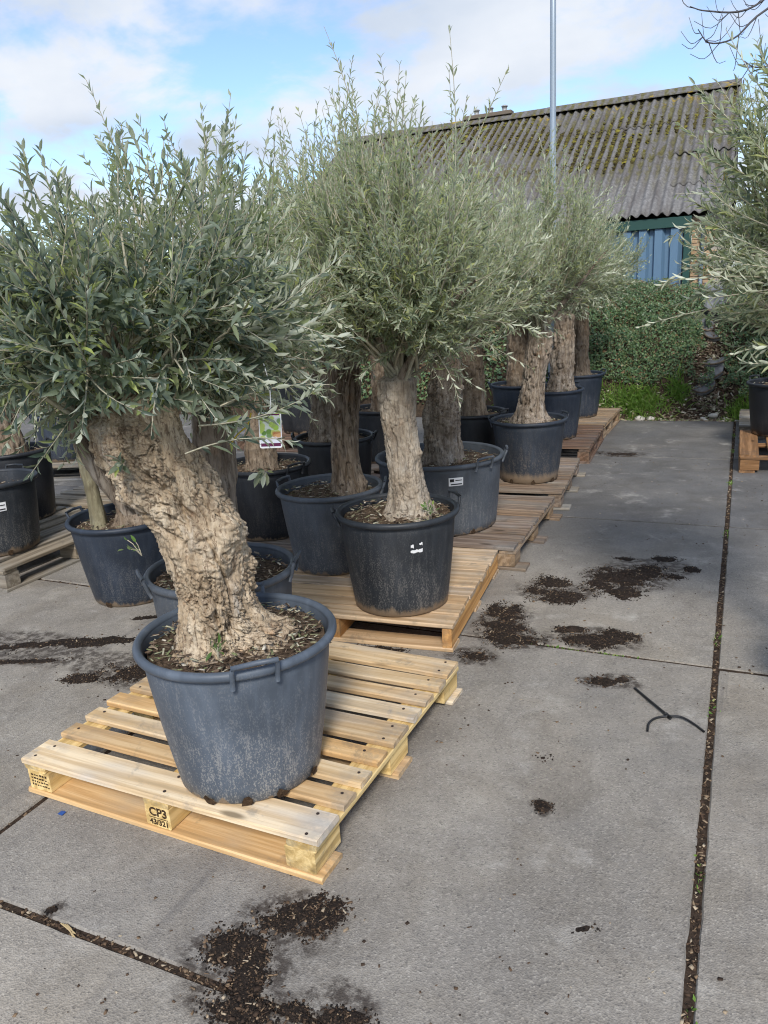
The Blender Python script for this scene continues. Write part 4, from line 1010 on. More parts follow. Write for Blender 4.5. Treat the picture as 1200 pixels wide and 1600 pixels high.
def trunk_mesh(path, rads, nz, nt, mat, seed, lump=0.14, groove=0.10, gl=0.05, plate=0.0, pl=0.03, burls=(), flare=0.0, twist=0.0, cap=True, base=(0, 0, 0)):
    P = catmull(path, nz); R = np.interp(np.linspace(0, 1, nz), np.linspace(0, 1, len(rads)), rads)
    s = np.concatenate([[0], np.cumsum(np.linalg.norm(np.diff(P, axis=0), axis=1))])
    th = np.arange(nt)*2*PI/nt
    TH = np.broadcast_to(th[None], (nz, nt)); S = np.broadcast_to(s[:,None], (nz, nt)); R0 = np.broadcast_to(R[:,None], (nz, nt)).copy()
    rm = float(np.mean(R))
    tt = TH+twist*S
    q = np.stack([np.cos(tt)*rm, np.sin(tt)*rm, S], -1).reshape(-1, 3)
    lumpn = fbm(q*np.array([1, 1, 0.8])/(rm*1.1), seed, 3).reshape(nz, nt)
    rr = R0*(1+lump*lumpn)
    if flare:
        rr += flare*np.exp(-S/0.07)*(0.55+0.75*fbm(np.stack([np.cos(TH)*2.2, np.sin(TH)*2.2, S*0+seed], -1).reshape(-1, 3), seed+3, 2).reshape(nz, nt))
    for (bs, bt, bsz, brad) in burls:
        d = np.sqrt(((S-bs)/brad)**2+((np.angle(np.exp(1j*(TH-bt))))*rm/brad)**2)
        rr += bsz*np.exp(-d**2*1.2)*(1+0.35*vnoise(q*60, seed+5).reshape(nz, nt))
    g = fbm(q*np.array([1, 1, 0.20])/gl, seed+11, 3).reshape(nz, nt)
    rr -= groove*rm*np.clip(1-np.abs(g)/0.28, 0, 1)**1.3
    rr += 0.02*rm*fbm(q/0.02, seed+15, 3).reshape(nz, nt)
    if plate:
        wq = q+0.035*np.stack([fbm(q/0.09, seed+k, 3) for k in (1, 2, 3)], -1)+0.010*np.stack([fbm(q/0.022, seed+k, 2) for k in (4, 5, 6)], -1)
        amp = np.clip(0.85+1.3*fbm(q/0.12, seed+50, 2), 0.38, 2.2).reshape(nz, nt)
        f1, f2, idv = voro(wq*np.array([1, 1, 0.40])/pl, seed+21)
        edge = np.clip((f2-f1)/0.16, 0, 1).reshape(nz, nt)
        rr += plate*amp*(edge**0.8-0.8)+plate*0.7*amp*(idv.reshape(nz, nt)-0.5)
        f1, f2, idv = voro(wq*np.array([1, 1, 0.55])/(pl*0.36), seed+29)
        rr += plate*0.42*amp*(np.clip((f2-f1)/0.25, 0, 1).reshape(nz, nt)-0.6)+plate*0.3*(idv.reshape(nz, nt)-0.5)
        f1, f2, idv = voro(q/(pl*2.4)+3.3, seed+33)      # rounded knots here and there
        rr += plate*2.2*np.where(idv > 0.62, np.clip(1-f1/0.42, 0, 1)**0.8, 0).reshape(nz, nt)
        rr += plate*0.35*fbm(q/0.008, seed+37, 2).reshape(nz, nt)
    if cap:
        rr *= np.clip((s[-1]-S)/(0.35*R[-1]+1e-6), 0.02, 1)**0.5
    V = np.stack([P[:,None,0]+rr*np.cos(TH), P[:,None,1]+rr*np.sin(TH), np.broadcast_to(P[:,None,2], (nz, nt))+0.25*(rr-R0)*vnoise(q*30, seed+40).reshape(nz, nt)], -1).reshape(-1, 3)-np.array(base)
    return mesh_np('trunk', V, grid_faces(nt, nz, True), mat, True)

def np_tubes(paths, r0, r1, n=4):
    """many tapered tubes: paths (S,K,3), r0,r1 (S,)"""
    S, K, _ = paths.shape
    T = unit(np.gradient(paths, axis=1)); ref = np.array([0.31, 0.17, 0.93]); a = unit(np.cross(T, ref)); b = np.cross(T, a)
    f = np.linspace(0, 1, K)[None]; R = r0[:,None]*(1-f)+r1[:,None]*f
    th = np.arange(n)*2*PI/n
    V = paths[:,:,None]+R[:,:,None,None]*(np.cos(th)[None,None,:,None]*a[:,:,None]+np.sin(th)[None,None,:,None]*b[:,:,None])
    F = (np.arange(S)[:,None,None]*(K*n)+grid_faces(n, K, True)[None]).reshape(-1, 4)
    return V.reshape(-1, 3), F

def crown(root, base, anchors, center, radii, seed, nb=40, ns=500, nodes=11, leaf=(0.050, 0.0125), mat=LEAF_GREY, up=0.35, tall=10, tall_len=(0.35, 0.6), lod=5, limbs=6, droop=0.0, shoot_len=(0.14, 0.34),
          limb_mat=None, n_obj=0, extra=None, limb_r=0.022, zmin=-0.55, floor=None):
    r = np.random.default_rng(seed); base = np.array(base); C = np.array(center); Rd = np.array(radii)
    anchors = np.array(anchors, float).reshape(-1, 3)
    # --- branches
    d = unit(r.normal(0, 1, (nb*4, 3))); d = d[d[:,2] > zmin][:nb]; nb = len(d)
    E = C+Rd*d*r.uniform(0.55, 0.86, nb)[:,None]
    if floor: E[:,2] = np.maximum(E[:,2], floor(E)+0.04)
    A = anchors[r.integers(0, len(anchors), nb)]+r.normal(0, 0.02, (nb, 3))
    D = E-A; ln = np.linalg.norm(D, axis=1)
    Cm = A+D*0.42+np.array([0, 0, 1])*(0.20*ln)[:,None]*r.uniform(0.2, 1.2, nb)[:,None]+r.normal(0, 0.035, (nb, 3))
    K = 12; t = np.linspace(0, 1, K)[None,:,None]
    B = A[:,None]*(1-t)**2+Cm[:,None]*2*t*(1-t)+E[:,None]*t**2
    B += 0.012*np.stack([fbm((B*9+k*7).reshape(-1, 3), seed+k, 2) for k in range(3)], -1).reshape(B.shape)*t
    for k in range(min(limbs, nb)):
        mb = MB(); mb.tube(B[k]-base, np.linspace(limb_r*r.uniform(0.8, 1.3), 0.0045, K), 8); mb.obj('branch', limb_mat or BARK_GREY, root, True)
    V1, F1 = np_tubes(B[limbs:]-base, r.uniform(0.006, 0.011, nb-limbs), np.full(nb-limbs, 0.0025), 5)
    # --- shoots
    def shoots(n, lens, upb, tmin, spread, outw):
        bi = r.integers(0, nb, n); tt = tmin+(1-tmin)*r.random(n)**0.8; x = tt*(K-1); i = np.minimum(x.astype(int), K-2); f = (x-i)[:,None]
        P0 = B[bi, i]*(1-f)+B[bi, i+1]*f; tan = unit(B[bi, i+1]-B[bi, i]); out = unit((P0-C)/Rd)
        dr = unit(tan*0.45+out*outw+unit(r.normal(0, 1, (n, 3)))*spread+np.array([0, 0, upb]))
        return P0, dr, r.uniform(*lens, n)
    P0, dr, L = shoots(ns, shoot_len, up, 0.30, 0.75, 0.55)
    # keep shoots near the crown surface
    lim = r.uniform(1.05, 1.34, ns); e = np.linalg.norm((P0+dr*L[:,None]-C)/Rd, axis=1); L = np.where(e > lim, L*np.clip(lim/e, 0.40, 1), L)
    parts = [(P0, dr, L, r.normal(up*0.3-droop, 0.28, ns), np.ones(ns))]
    if tall:
        q = r.random(nb*0+tall*6); P1, d1, L1 = shoots(tall*6, tall_len, 1.6, 0.6, 0.35, 0.25)
        o = np.argsort(-P1[:,2])[:tall]; parts.append((P1[o], d1[o], L1[o], r.normal(0.12, 0.2, len(o)), np.full(len(o), 0.85)))
    if extra is not None:
        pe, de, le = [np.array(v, float) for v in extra]
        parts.append((pe, unit(de), le, np.full(len(le), 0.0), np.ones(len(le))))
    P0, dr, L, bend, dens = [np.concatenate(v) for v in zip(*parts)]; S = len(P0)
    Ks = 7; ts = np.linspace(0, 1, Ks)[None,:,None]
    side = unit(r.normal(0, 1, (S, 3)))
    path = P0[:,None]+dr[:,None]*L[:,None,None]*ts+np.array([0, 0, 1])*(bend*L)[:,None,None]*ts**2+side[:,None]*(L*0.30)[:,None,None]*(ts**2-ts*0.4)
    if floor:
        ok = (path[:,-1,2] > floor(path[:,-1])-r.uniform(0, 0.05, S)) & (path[:,3,2] > floor(path[:,3])-0.03)
        path, L, side = path[ok], L[ok], side[ok]; S = len(path)
    V2, F2 = np_tubes(path-base, 0.0020+0.0045*L, np.full(S, 0.0010), 3)
    V = np.concatenate([V1, V2]); F = np.concatenate([F1, F2+len(V1)])
    tw = link('twig_work', mesh_np('twig_work', V, F, TWIG), root); tw['kind'] = 'stuff'
    # --- leaves, opposite pairs
    LP = []; LA = []; LN = []; LL = []
    long_ = L > 0.30
    for grp, nodes_l in ((~long_, nodes), (long_, int(nodes*1.75))):
        ids = np.nonzero(grp)[0]; Sg = len(ids)
        if Sg == 0: continue
        u = 0.10+0.90*(np.arange(nodes_l)+0.6)/nodes_l
        un = np.clip(u[None]+r.normal(0, 0.012, (Sg, nodes_l)), 0.05, 1.0)
        x = un*(Ks-1); i = np.minimum(x.astype(int), Ks-2); f = (x-i)[...,None]; ar = ids[:,None]
        Pn = path[ar, i]*(1-f)+path[ar, i+1]*f; Tn = unit(path[ar, i+1]-path[ar, i])
        ref = unit(np.cross(Tn, side[ids][:,None]+0.01)); ref2 = np.cross(Tn, ref)
        ph0 = r.uniform(0, 6.28, (Sg, 1))
        for sgn in (1, -1):
            ang = (np.arange(nodes_l)*PI/2)[None]+ph0+r.normal(0, 0.35, (Sg, nodes_l))
            sd = (np.cos(ang)[...,None]*ref+np.sin(ang)[...,None]*ref2)*sgn
            op = r.normal(0.70, 0.22, (Sg, nodes_l))[...,None]*(1-0.35*un[...,None]**3)
            ax = unit(Tn*np.cos(op)+sd*np.sin(op)+r.normal(0, 0.12, (Sg, nodes_l, 3)))
            nn = unit(Tn*np.sin(op)-sd*np.cos(op)+r.normal(0, 0.34, (Sg, nodes_l, 3))+np.array([0, 0, 0.22]))
            ll = leaf[0]*r.uniform(0.68, 1.28, (Sg, nodes_l))*(1-0.45*un**4)
            keep = (r.random((Sg, nodes_l)) < 0.84) & (un > r.uniform(0.0, 0.30, (Sg, 1)))
            LP.append(Pn[keep]); LA.append(ax[keep]); LN.append(nn[keep]); LL.append(ll[keep])
    LP, LA, LN, LL = [np.concatenate(v) for v in (LP, LA, LN, LL)]
    LW = leaf[1]*(LL/leaf[0])**0.6*r.uniform(0.85, 1.15, len(LL)); curl = r.normal(-0.06, 0.08, len(LL))
    tm, tf = (LEAF8, LEAF8_F) if lod == 8 else (LEAF5, LEAF5_F)
    if n_obj:
        cp = np.array(CAM); dist = np.linalg.norm(LP-cp, axis=1)
        v = LP-cp; rx = v@np.array(_r); uy = v@np.array(_u); fz = v@np.array(_f)
        inside = (np.abs(rx/fz) < 0.5) & (np.abs(uy/fz) < 0.66)
        facing = np.abs(np.sum(unit(np.cross(LA, np.cross(LN, LA)))*unit(v), 1))
        score = LL*LW*facing/dist**2*(1.0+0*dist)-1e9*(~inside)-1e-5*np.clip(dist-(np.percentile(dist[inside], 12) if inside.any() else 0), 0, 9)
        pick = np.argsort(-score)[:n_obj]
        rest = np.ones(len(LP), bool); rest[pick] = False
        me = mesh_np('leaf', tm, tf, mat)
        Aq = unit(LA[pick]); Sq = unit(np.cross(LN[pick], Aq)); Nq = np.cross(Aq, Sq)
        for k, j in enumerate(pick):
            o = link('leaf', me, root)
            a, s_, n_ = Aq[k]*LL[j], Sq[k]*LW[j], Nq[k]*LL[j]; p_ = LP[j]-base
            mt = Matrix([[a[i2], s_[i2], n_[i2], p_[i2]] for i2 in range(3)]+[[0, 0, 0, 1]])
            o.matrix_basis = mt
        LP, LA, LN, LL, LW, curl = [q_[rest] for q_ in (LP, LA, LN, LL, LW, curl)]
    cr = link('crown', leaf_mesh('crown', LP-base, LA, LN, LL, LW, mat, tm, tf, curl), root); cr['kind'] = 'stuff'
    return root

def olive(label, x, y, z, group='olive trees standing in pots'):
    root = empty('olive_tree', (x, y, z)); tag(root, label, 'olive tree', group); return root
# --- foremost tree: thick leaning trunk of corky plates
b = (-1.38, -1.41, 0.555)
t1 = olive('foremost olive tree with thick leaning gnarled corky trunk and dark rounded crown', *b)
me = trunk_mesh([(-1.365, -1.405, 0.535), (-1.38, -1.41, 0.62), (-1.385, -1.41, 0.76), (-1.40, -1.418, 0.93), (-1.455, -1.443, 1.07), (-1.515, -1.468, 1.19), (-1.55, -1.485, 1.30)],
                [0.122, 0.110, 0.112, 0.126, 0.138, 0.146, 0.12], 280, 260, BARK_PALE, 3, 0.16, 0.20, 0.060, 0.0105, 0.030,
                ((0.05, ALPHA(-1.38, -1.41)+1.15, 0.075, 0.075), (0.03, ALPHA(-1.38, -1.41)+1.7, 0.05, 0.07), (0.40, ALPHA(-1.38, -1.41)+0.30, 0.030, 0.060), (0.30, ALPHA(-1.38, -1.41)+0.05, 0.020, 0.05), (0.18, ALPHA(-1.38, -1.41)-0.15, 0.022, 0.05), (0.43, ALPHA(-1.38, -1.41)+0.75, 0.022, 0.05), (0.52, ALPHA(-1.38, -1.41)-0.7, 0.02, 0.07), (0.62, ALPHA(-1.38, -1.41)-0.2, 0.018, 0.05), (0.47, ALPHA(-1.38, -1.41)+0.05, -0.030, 0.035), (0.58, ALPHA(-1.38, -1.41)+0.35, -0.035, 0.03), (0.27, ALPHA(-1.38, -1.41)+0.5, -0.022, 0.03), (0.66, ALPHA(-1.38, -1.41)-0.55, -0.03, 0.04), (0.12, ALPHA(-1.38, -1.41)+0.25, -0.02, 0.025)),
                0.05, 1.4, True, b)
link('trunk', me, t1)
me = trunk_mesh([(-1.435, -1.46, 1.06), (-1.45, -1.47, 1.17), (-1.465, -1.475, 1.28), (-1.475, -1.47, 1.35)], [0.09, 0.076, 0.064, 0.058], 60, 100, BARK_PALE, 5, 0.10, 0.04, 0.05, 0.008, 0.026, (), 0, 0, True, b)
link('limb_stub', me, t1)
me = trunk_mesh([(-1.575, -1.505, 0.99), (-1.635, -1.53, 1.10), (-1.68, -1.545, 1.22), (-1.70, -1.54, 1.36)], [0.020, 0.026, 0.026, 0.018], 50, 24, BARK_GREY, 6, 0.1, 0.10, 0.02, 0, 0.02, (), 0, 0, True, b)
link('dead_limb', me, t1)
RV = np.array(_r); UV = np.array([0, 0, 1.0])
def pt(o, r_, u_, f_=0.0): return np.array(o)+RV*np.array([1, 1, 0])*r_+UV*u_-np.array([-0.42, 0.90, 0])*f_
def floor1(P):
    q = (P-np.array(b))@np.array([_cy, _sy, 0])          # sideways from the trunk foot
    return np.where(q < -0.30, 1.13, np.where(q > 0.10, 1.22, 1.285))
c1 = (-1.55, -1.475, 1.49)
ex = ([pt(c1, 0.05, 0.18), pt(c1, -0.12, 0.2, 0.1), pt(c1, -0.36, 0.12), pt(c1, 0.27, 0.12, .05), pt(c1, 0.30, 0.18, .1), pt(c1, 0.2, 0.15, .1), pt(c1, -0.3, 0.2, .1), pt(c1, 0.22, -0.28, .3), pt(c1, 0.25, -0.22, .25), pt(c1, 0.30, -0.18, .2), pt(c1, -0.22, -0.25, .35), pt(c1, -0.3, -0.3, .3), pt(c1, 0.02, -0.22, .35)],
      [pt((0, 0, 0), 0.02, 1.0), pt((0, 0, 0), -0.08, 1.0), pt((0, 0, 0), -0.28, 1.0), pt((0, 0, 0), 0.02, 1.0), pt((0, 0, 0), 0.22, 1.0), pt((0, 0, 0), -0.05, 1.0), pt((0, 0, 0), -0.05, 1.), pt((0, 0, 0), 1.0, 0.25, .1), pt((0, 0, 0), 1.0, 0.1, .2), pt((0, 0, 0), 1.0, 0.3, -.1), pt((0, 0, 0), -.6, -0.35, .3), pt((0, 0, 0), -1.0, -0.2, .2), pt((0, 0, 0), 0.3, -0.8, .3)],
      [0.40, 0.32, 0.42, 0.36, 0.38, 0.32, 0.34, 0.30, 0.34, 0.28, 0.2, 0.25, 0.2])
crown(t1, b, [(-1.59, -1.50, 1.27), (-1.48, -1.45, 1.28), (-1.62, -1.51, 1.26)], c1, (0.48, 0.45, 0.27), 31, 80, 700, 12, (0.050, 0.0122), LEAF_DARK, 0.22, 9, (0.18, 0.32), 8, 9, 0.03, (0.15, 0.42), BARK_GREY, 300, ex, 0.020, -0.45, floor1)
# second tree behind it
b = (-1.79, -0.84, 0.53); t = olive('olive tree hidden behind the foremost trunk, in the half hidden pot', *b)
link('trunk', trunk_mesh([(-1.79, -0.84, 0.50), (-1.79, -0.84, 0.75), (-1.77, -0.83, 1.0), (-1.75, -0.83, 1.2)], [0.10, 0.085, 0.08, 0.075], 110, 80, BARK_GREY, 8, 0.12, 0.16, 0.04, 0, 0.03, (), 0.05, 1.0, True, b), t)
crown(t, b, [(-1.76, -0.83, 1.17)], (-1.74, -0.84, 1.58), (0.46, 0.46, 0.42), 32, 50, 520, 11, (0.050, 0.0135), LEAF_GREY, 0.3, 8, (0.2, 0.35), 5, 5)
# P3: gnarled trunk and slender stem
b = (-3.0, 0.03, 0.42); t = olive('olive tree with grooved brown trunk in the pot on bare concrete', *b)
link('trunk', trunk_mesh([(-2.97, 0.03, 0.40), (-3.0, 0.03, 0.62), (-3.06, 0.02, 0.9), (-3.10, 0.02, 1.15)], [0.12, 0.10, 0.095, 0.085], 130, 90, BARK_DARK, 9, 0.13, 0.16, 0.035, 0.004, 0.03, (), 0.05, 0.8, True, b), t)
crown(t, b, [(-3.10, 0.02, 1.12)], (-3.08, 0.0, 1.52), (0.50, 0.50, 0.45), 33, 50, 520, 11, (0.052, 0.0135), LEAF_GREY, 0.3, 8, (0.2, 0.35), 5, 5)
b = (-3.16, -0.10, 0.42); t = olive('slender smooth greenish stem sharing the pot on bare concrete', *b)
link('trunk', trunk_mesh([(-3.15, -0.10, 0.40), (-3.17, -0.10, 0.65), (-3.185, -0.11, 0.88), (-3.20, -0.115, 1.10)], [0.042, 0.036, 0.037, 0.034], 90, 40, BARK_STEM, 10, 0.06, 0.03, 0.05, 0, 0.03, ((0.26, ALPHA(-3.16, -.1), .006, .02), (0.46, ALPHA(-3.16, -.1)-.6, .012, .03)), 0.012, 0, True, b), t)
crown(t, b, [(-3.20, -0.115, 1.06)], (-3.22, -0.13, 1.36), (0.40, 0.40, 0.36), 34, 30, 260, 11, (0.050, 0.014), LEAF_DARK, 0.2, 4, (0.2, 0.3), 5, 4, 0.1)
# fissured trunk
b = (-1.88, 0.44, 0.54); t = olive('olive tree with deeply fissured dark brown trunk in the small grey pot', *b)
link('trunk', trunk_mesh([(-1.87, 0.44, 0.52), (-1.875, 0.44, 0.68), (-1.87, 0.44, 0.90), (-1.85, 0.45, 1.10), (-1.84, 0.455, 1.22)], [0.088, 0.076, 0.073, 0.08, 0.078], 190, 130, BARK_DARK, 12, 0.10, 0.24, 0.026, 0, 0.03, ((0.075, ALPHA(-1.88, .44)+1.15, 0.038, 0.035),), 0.03, 0.5, True, b), t)
crown(t, b, [(-1.84, 0.455, 1.19)], (-1.88, 0.45, 1.68), (0.50, 0.48, 0.46), 35, 60, 680, 11, (0.048, 0.0105), LEAF_SILVER, 0.45, 22, (0.25, 0.42), 5, 5)
# smooth pale trunk
b = (-1.36, 0.03, 0.56); t = olive('olive tree with smooth pale trunk and tall silvery shoots on the orange pallet', *b)
link('trunk', trunk_mesh([(-1.345, 0.03, 0.53), (-1.345, 0.035, 0.62), (-1.355, 0.03, 0.76), (-1.365, 0.03, 0.92), (-1.375, 0.025, 1.08), (-1.37, 0.03, 1.22)], [0.112, 0.093, 0.080, 0.076, 0.084, 0.088], 190, 130, BARK_SMOOTH, 14, 0.08, 0.10, 0.045, 0.004, 0.03, ((0.33, ALPHA(-1.36, .03)+0.95, 0.018, 0.03), (0.36, ALPHA(-1.36, .03)+0.5, 0.012, 0.02)), 0.055, 0.7, True, b), t)
c6 = (-1.37, 0.03, 1.635)
ex = ([pt(c6, -0.22, 0.25), pt(c6, -0.16, 0.3), pt(c6, -0.05, 0.3), pt(c6, 0.1, 0.25), pt(c6, 0.2, 0.22), pt(c6, -0.3, 0.2), pt(c6, 0.3, 0.15), pt(c6, -0.12, 0.3), pt(c6, -.25, .15), pt(c6, 0.05, .3), pt(c6, 0.25, .2), pt(c6, 0.16, -.32, .2), pt(c6, 0.3, -.25, .1), pt(c6, 0.35, -.2, .1)],
      [pt((0, 0, 0), 0.02, 1), pt((0, 0, 0), -0.05, 1), pt((0, 0, 0), 0.1, 1), pt((0, 0, 0), 0.1, 1), pt((0, 0, 0), 0.25, 1), pt((0, 0, 0), -0.3, 1), pt((0, 0, 0), 0.5, 1), pt((0, 0, 0), 0.05, 1), pt((0, 0, 0), -.15, 1), pt((0, 0, 0), -.1, 1), pt((0, 0, 0), .15, 1), pt((0, 0, 0), .5, -.9), pt((0, 0, 0), .8, -.5), pt((0, 0, 0), 1, -.2)],
      [0.52, 0.50, 0.48, 0.45, 0.42, 0.38, 0.40, 0.54, .45, .42, .45, 0.28, 0.3, 0.35])
crown(t, b, [(-1.37, 0.03, 1.19), (-1.34, 0.03, 1.19)], c6, (0.55, 0.52, 0.50), 36, 90, 1250, 12, (0.046, 0.0090), LEAF_SILVER, 0.6, 40, (0.26, 0.50), 8, 8, 0.0, (0.14, 0.36), BARK_GREY, 0, ex, 0.020, -0.60)
# knobbly trunk in wide pot
b = (-1.64, 1.29, 0.53); t = olive('olive tree with knobbly swollen trunk in the extra wide pot', *b)
link('trunk', trunk_mesh([(-1.64, 1.29, 0.50), (-1.64, 1.29, 0.70), (-1.635, 1.295, 0.85), (-1.61, 1.30, 1.0), (-1.60, 1.31, 1.2)], [0.125, 0.112, 0.112, 0.10, 0.09], 160, 120, BARK_GREY, 16, 0.16, 0.12, 0.035, 0.007, 0.035, ((0.17, ALPHA(-1.64, 1.29)-.3, 0.03, 0.06), (0.26, ALPHA(-1.64, 1.29)+.2, 0.03, 0.06), (0.36, ALPHA(-1.64, 1.29)+.6, 0.025, 0.05)), 0.05, 0.8, True, b), t)
crown(t, b, [(-1.60, 1.31, 1.17)], (-1.50, 1.36, 1.62), (0.56, 0.54, 0.52), 37, 60, 700, 11, (0.050, 0.0105), LEAF_SILVER, 0.5, 24, (0.25, 0.45), 5, 6)
# broad root flare
b = (-1.40, 2.54, 0.56); t = olive('olive tree with grey hollowed trunk and broad root flare in the rust-stained pot', *b)
link('trunk', trunk_mesh([(-1.40, 2.54, 0.53), (-1.395, 2.54, 0.66), (-1.37, 2.555, 0.86), (-1.34, 2.57, 1.08), (-1.32, 2.58, 1.25)], [0.135, 0.098, 0.088, 0.092, 0.085], 160, 110, BARK_GREY, 18, 0.12, 0.30, 0.03, 0.004, 0.03, (), 0.09, 0.4, True, b), t)
crown(t, b, [(-1.32, 2.58, 1.22)], (-1.30, 2.60, 1.70), (0.56, 0.54, 0.56), 38, 60, 740, 11, (0.050, 0.0105), LEAF_SILVER, 0.55, 26, (0.25, 0.45), 5, 6, limb_mat=BARK_GREY)
b = (-1.53, 4.25, 0.57); t = olive('olive tree with straight shaggy trunk on the reddish brown pallet', *b)
link('trunk', trunk_mesh([(-1.53, 4.25, 0.54), (-1.515, 4.26, 0.80), (-1.505, 4.265, 1.05), (-1.50, 4.27, 1.30)], [0.13, 0.108, 0.100, 0.095], 110, 90, BARK_GREY, 20, 0.12, 0.28, 0.035, 0.006, 0.03, (), 0.05, 0.2, True, b), t)
crown(t, b, [(-1.50, 4.27, 1.27)], (-1.46, 4.29, 1.70), (0.54, 0.54, 0.46), 39, 50, 700, 11, (0.050, 0.011), LEAF_GREY, 0.4, 8, (0.2, 0.4), 5, 5)
b = (-1.57, 5.43, 0.57); t = olive('olive tree with split dark trunk, nearest to the bank', *b)
link('trunk', trunk_mesh([(-1.575, 5.43, 0.54), (-1.57, 5.435, 0.80), (-1.56, 5.44, 1.0), (-1.575, 5.43, 1.28)], [0.115, 0.095, 0.09, 0.085], 100, 80, BARK_DARK, 22, 0.14, 0.24, 0.045, 0, 0.03, (), 0.04, 0.2, True, b), t)
crown(t, b, [(-1.57, 5.43, 1.25)], (-1.52, 5.46, 1.68), (0.52, 0.52, 0.44), 40, 50, 700, 11, (0.050, 0.0115), LEAF_GREY, 0.35, 8, (0.2, 0.35), 5, 5)
# trees deeper in the yard
def plain_tree(label, x, y, z0, seed, bark, leafm, r0=0.095, top=1.22, cz=1.62, rad=(0.5, 0.5, 0.44), ns=420, lean=(0, 0), tall=6, groove=0.18):
    b = (x, y, z0); t = olive(label, *b)
    link('trunk', trunk_mesh([(x, y, z0-0.03), (x+lean[0]*0.3, y+lean[1]*0.3, z0+0.25), (x+lean[0]*0.7, y+lean[1]*0.7, (z0+top)/2+0.15), (x+lean[0], y+lean[1], top)], [r0*1.15, r0, r0*0.92, r0*0.85], 100, 72, bark, seed, 0.14, groove, 0.035, 0.004, 0.03, (), 0.05, 0.4, True, b), t)
    crown(t, b, [(x+lean[0], y+lean[1], top-0.03)], (x+lean[0], y+lean[1], cz), rad, seed+200, 40, ns, 10, (0.054, 0.0135), leafm, 0.4, tall, (0.2, 0.4), 5, 4)
plain_tree('shaded olive tree with dark stump-like trunk in the black pot behind the hanging tag', -2.69, 0.85, 0.54, 51, BARK_DARK, LEAF_GREY, 0.085, 1.15, 1.55)
plain_tree('olive tree with pale twisted trunk just behind the fissured dark trunk', -2.68, 1.72, 0.55, 52, BARK_GREY, LEAF_GREY, 0.11, 1.25, 1.65)
plain_tree('olive tree in the black pot two places behind the fissured trunk', -2.85, 3.03, 0.55, 53, BARK_DARK, LEAF_GREY, 0.07, 1.25, 1.65)
plain_tree('shaded olive tree behind the wide grey pot, between it and the root flare', -1.96, 2.86, 0.55, 55, BARK_DARK, LEAF_SILVER, 0.11, 1.2, 1.66)
plain_tree('olive tree behind the broad root flare in the dark blue pot', -2.02, 4.58, 0.56, 56, BARK_DARK, LEAF_SILVER, 0.12, 1.25, 1.68)
plain_tree('olive tree behind the labelled pot at the picture edge', -4.69, 0.68, 0.60, 57, BARK_DARK, LEAF_GREY, 0.085, 1.2, 1.62, (0.55, 0.55, 0.46), 460)
plain_tree('olive tree on the splintered pallet behind the slender stem', -4.25, 1.42, 0.56, 58, BARK_DARK, LEAF_SILVER, 0.09, 1.2, 1.62)
plain_tree('olive tree in the dark blue pot on the far grey pallet', -6.1, 2.5, 0.56, 59, BARK_DARK, LEAF_SILVER, 0.10, 1.2, 1.62)
plain_tree('olive tree in the larger black pot on the reddish slatted pallet', -4.34, 4.30, 0.65, 60, BARK_DARK, LEAF_SILVER, 0.10, 1.3, 1.75, (0.6, 0.6, 0.5), 480)
plain_tree('silvery olive tree in the black pot on the rust orange pallet', 0.42, 4.55, 0.56, 61, BARK_DARK, LEAF_SILVER, 0.10, 1.3, 1.92, (0.60, 0.6, 0.50), 640)
plain_tree('olive tree on the pale grey pallet by the bank', 0.70, 5.55, 0.59, 62, BARK_DARK, LEAF_SILVER, 0.10, 1.3, 1.8, (0.6, 0.6, 0.5), 420)
# close tree entering the picture at its edge
b = (0.62, -0.32, 0.41); t = olive('close silvery olive tree whose branches reach in at the picture edge', *b)
link('trunk', trunk_mesh([(0.62, -0.32, 0.38), (0.60, -0.32, 0.7), (0.56, -0.30, 1.0), (0.52, -0.28, 1.2)], [0.11, 0.09, 0.085, 0.08], 100, 70, BARK_GREY, 24, 0.12, 0.16, 0.035, 0, 0.03, (), 0.05, 0.4, True, b), t)
cR = (0.36, -0.20, 1.64)
ex = ([pt(cR, -0.30, -0.30, .25), pt(cR, -0.30, -0.34, .22), pt(cR, -0.34, -0.10, .1), pt(cR, -0.30, 0.05), pt(cR, -0.3, 0.15), pt(cR, -0.25, 0.2), pt(cR, -0.2, 0.25), pt(cR, -0.35, -.05), pt(cR, -.28, -.45, .2), pt(cR, -.15, .3), pt(cR, -.1, .35)],
      [pt((0, 0, 0), -1, 0.12), pt((0, 0, 0), -1, -.05), pt((0, 0, 0), -1, 0.1), pt((0, 0, 0), -1, 0.45), pt((0, 0, 0), -1, 0.6), pt((0, 0, 0), -.8, 0.7), pt((0, 0, 0), -.5, 1), pt((0, 0, 0), -1, .15), pt((0, 0, 0), -1, .25), pt((0, 0, 0), -.3, 1), pt((0, 0, 0), -.15, 1)],
      [0.22, 0.20, 0.28, 0.3, 0.32, 0.32, 0.35, 0.25, .18, .4, .45])
crown(t, b, [(0.52, -0.28, 1.17)], cR, (0.58, 0.54, 0.56), 41, 90, 1000, 12, (0.050, 0.0100), LEAF_SILVER, 0.4, 16, (0.3, 0.5), 8, 7, 0.0, (0.14, 0.34), BARK_GREY, 60, ex, 0.02, -0.5, lambda P: np.full(len(P), 1.26))

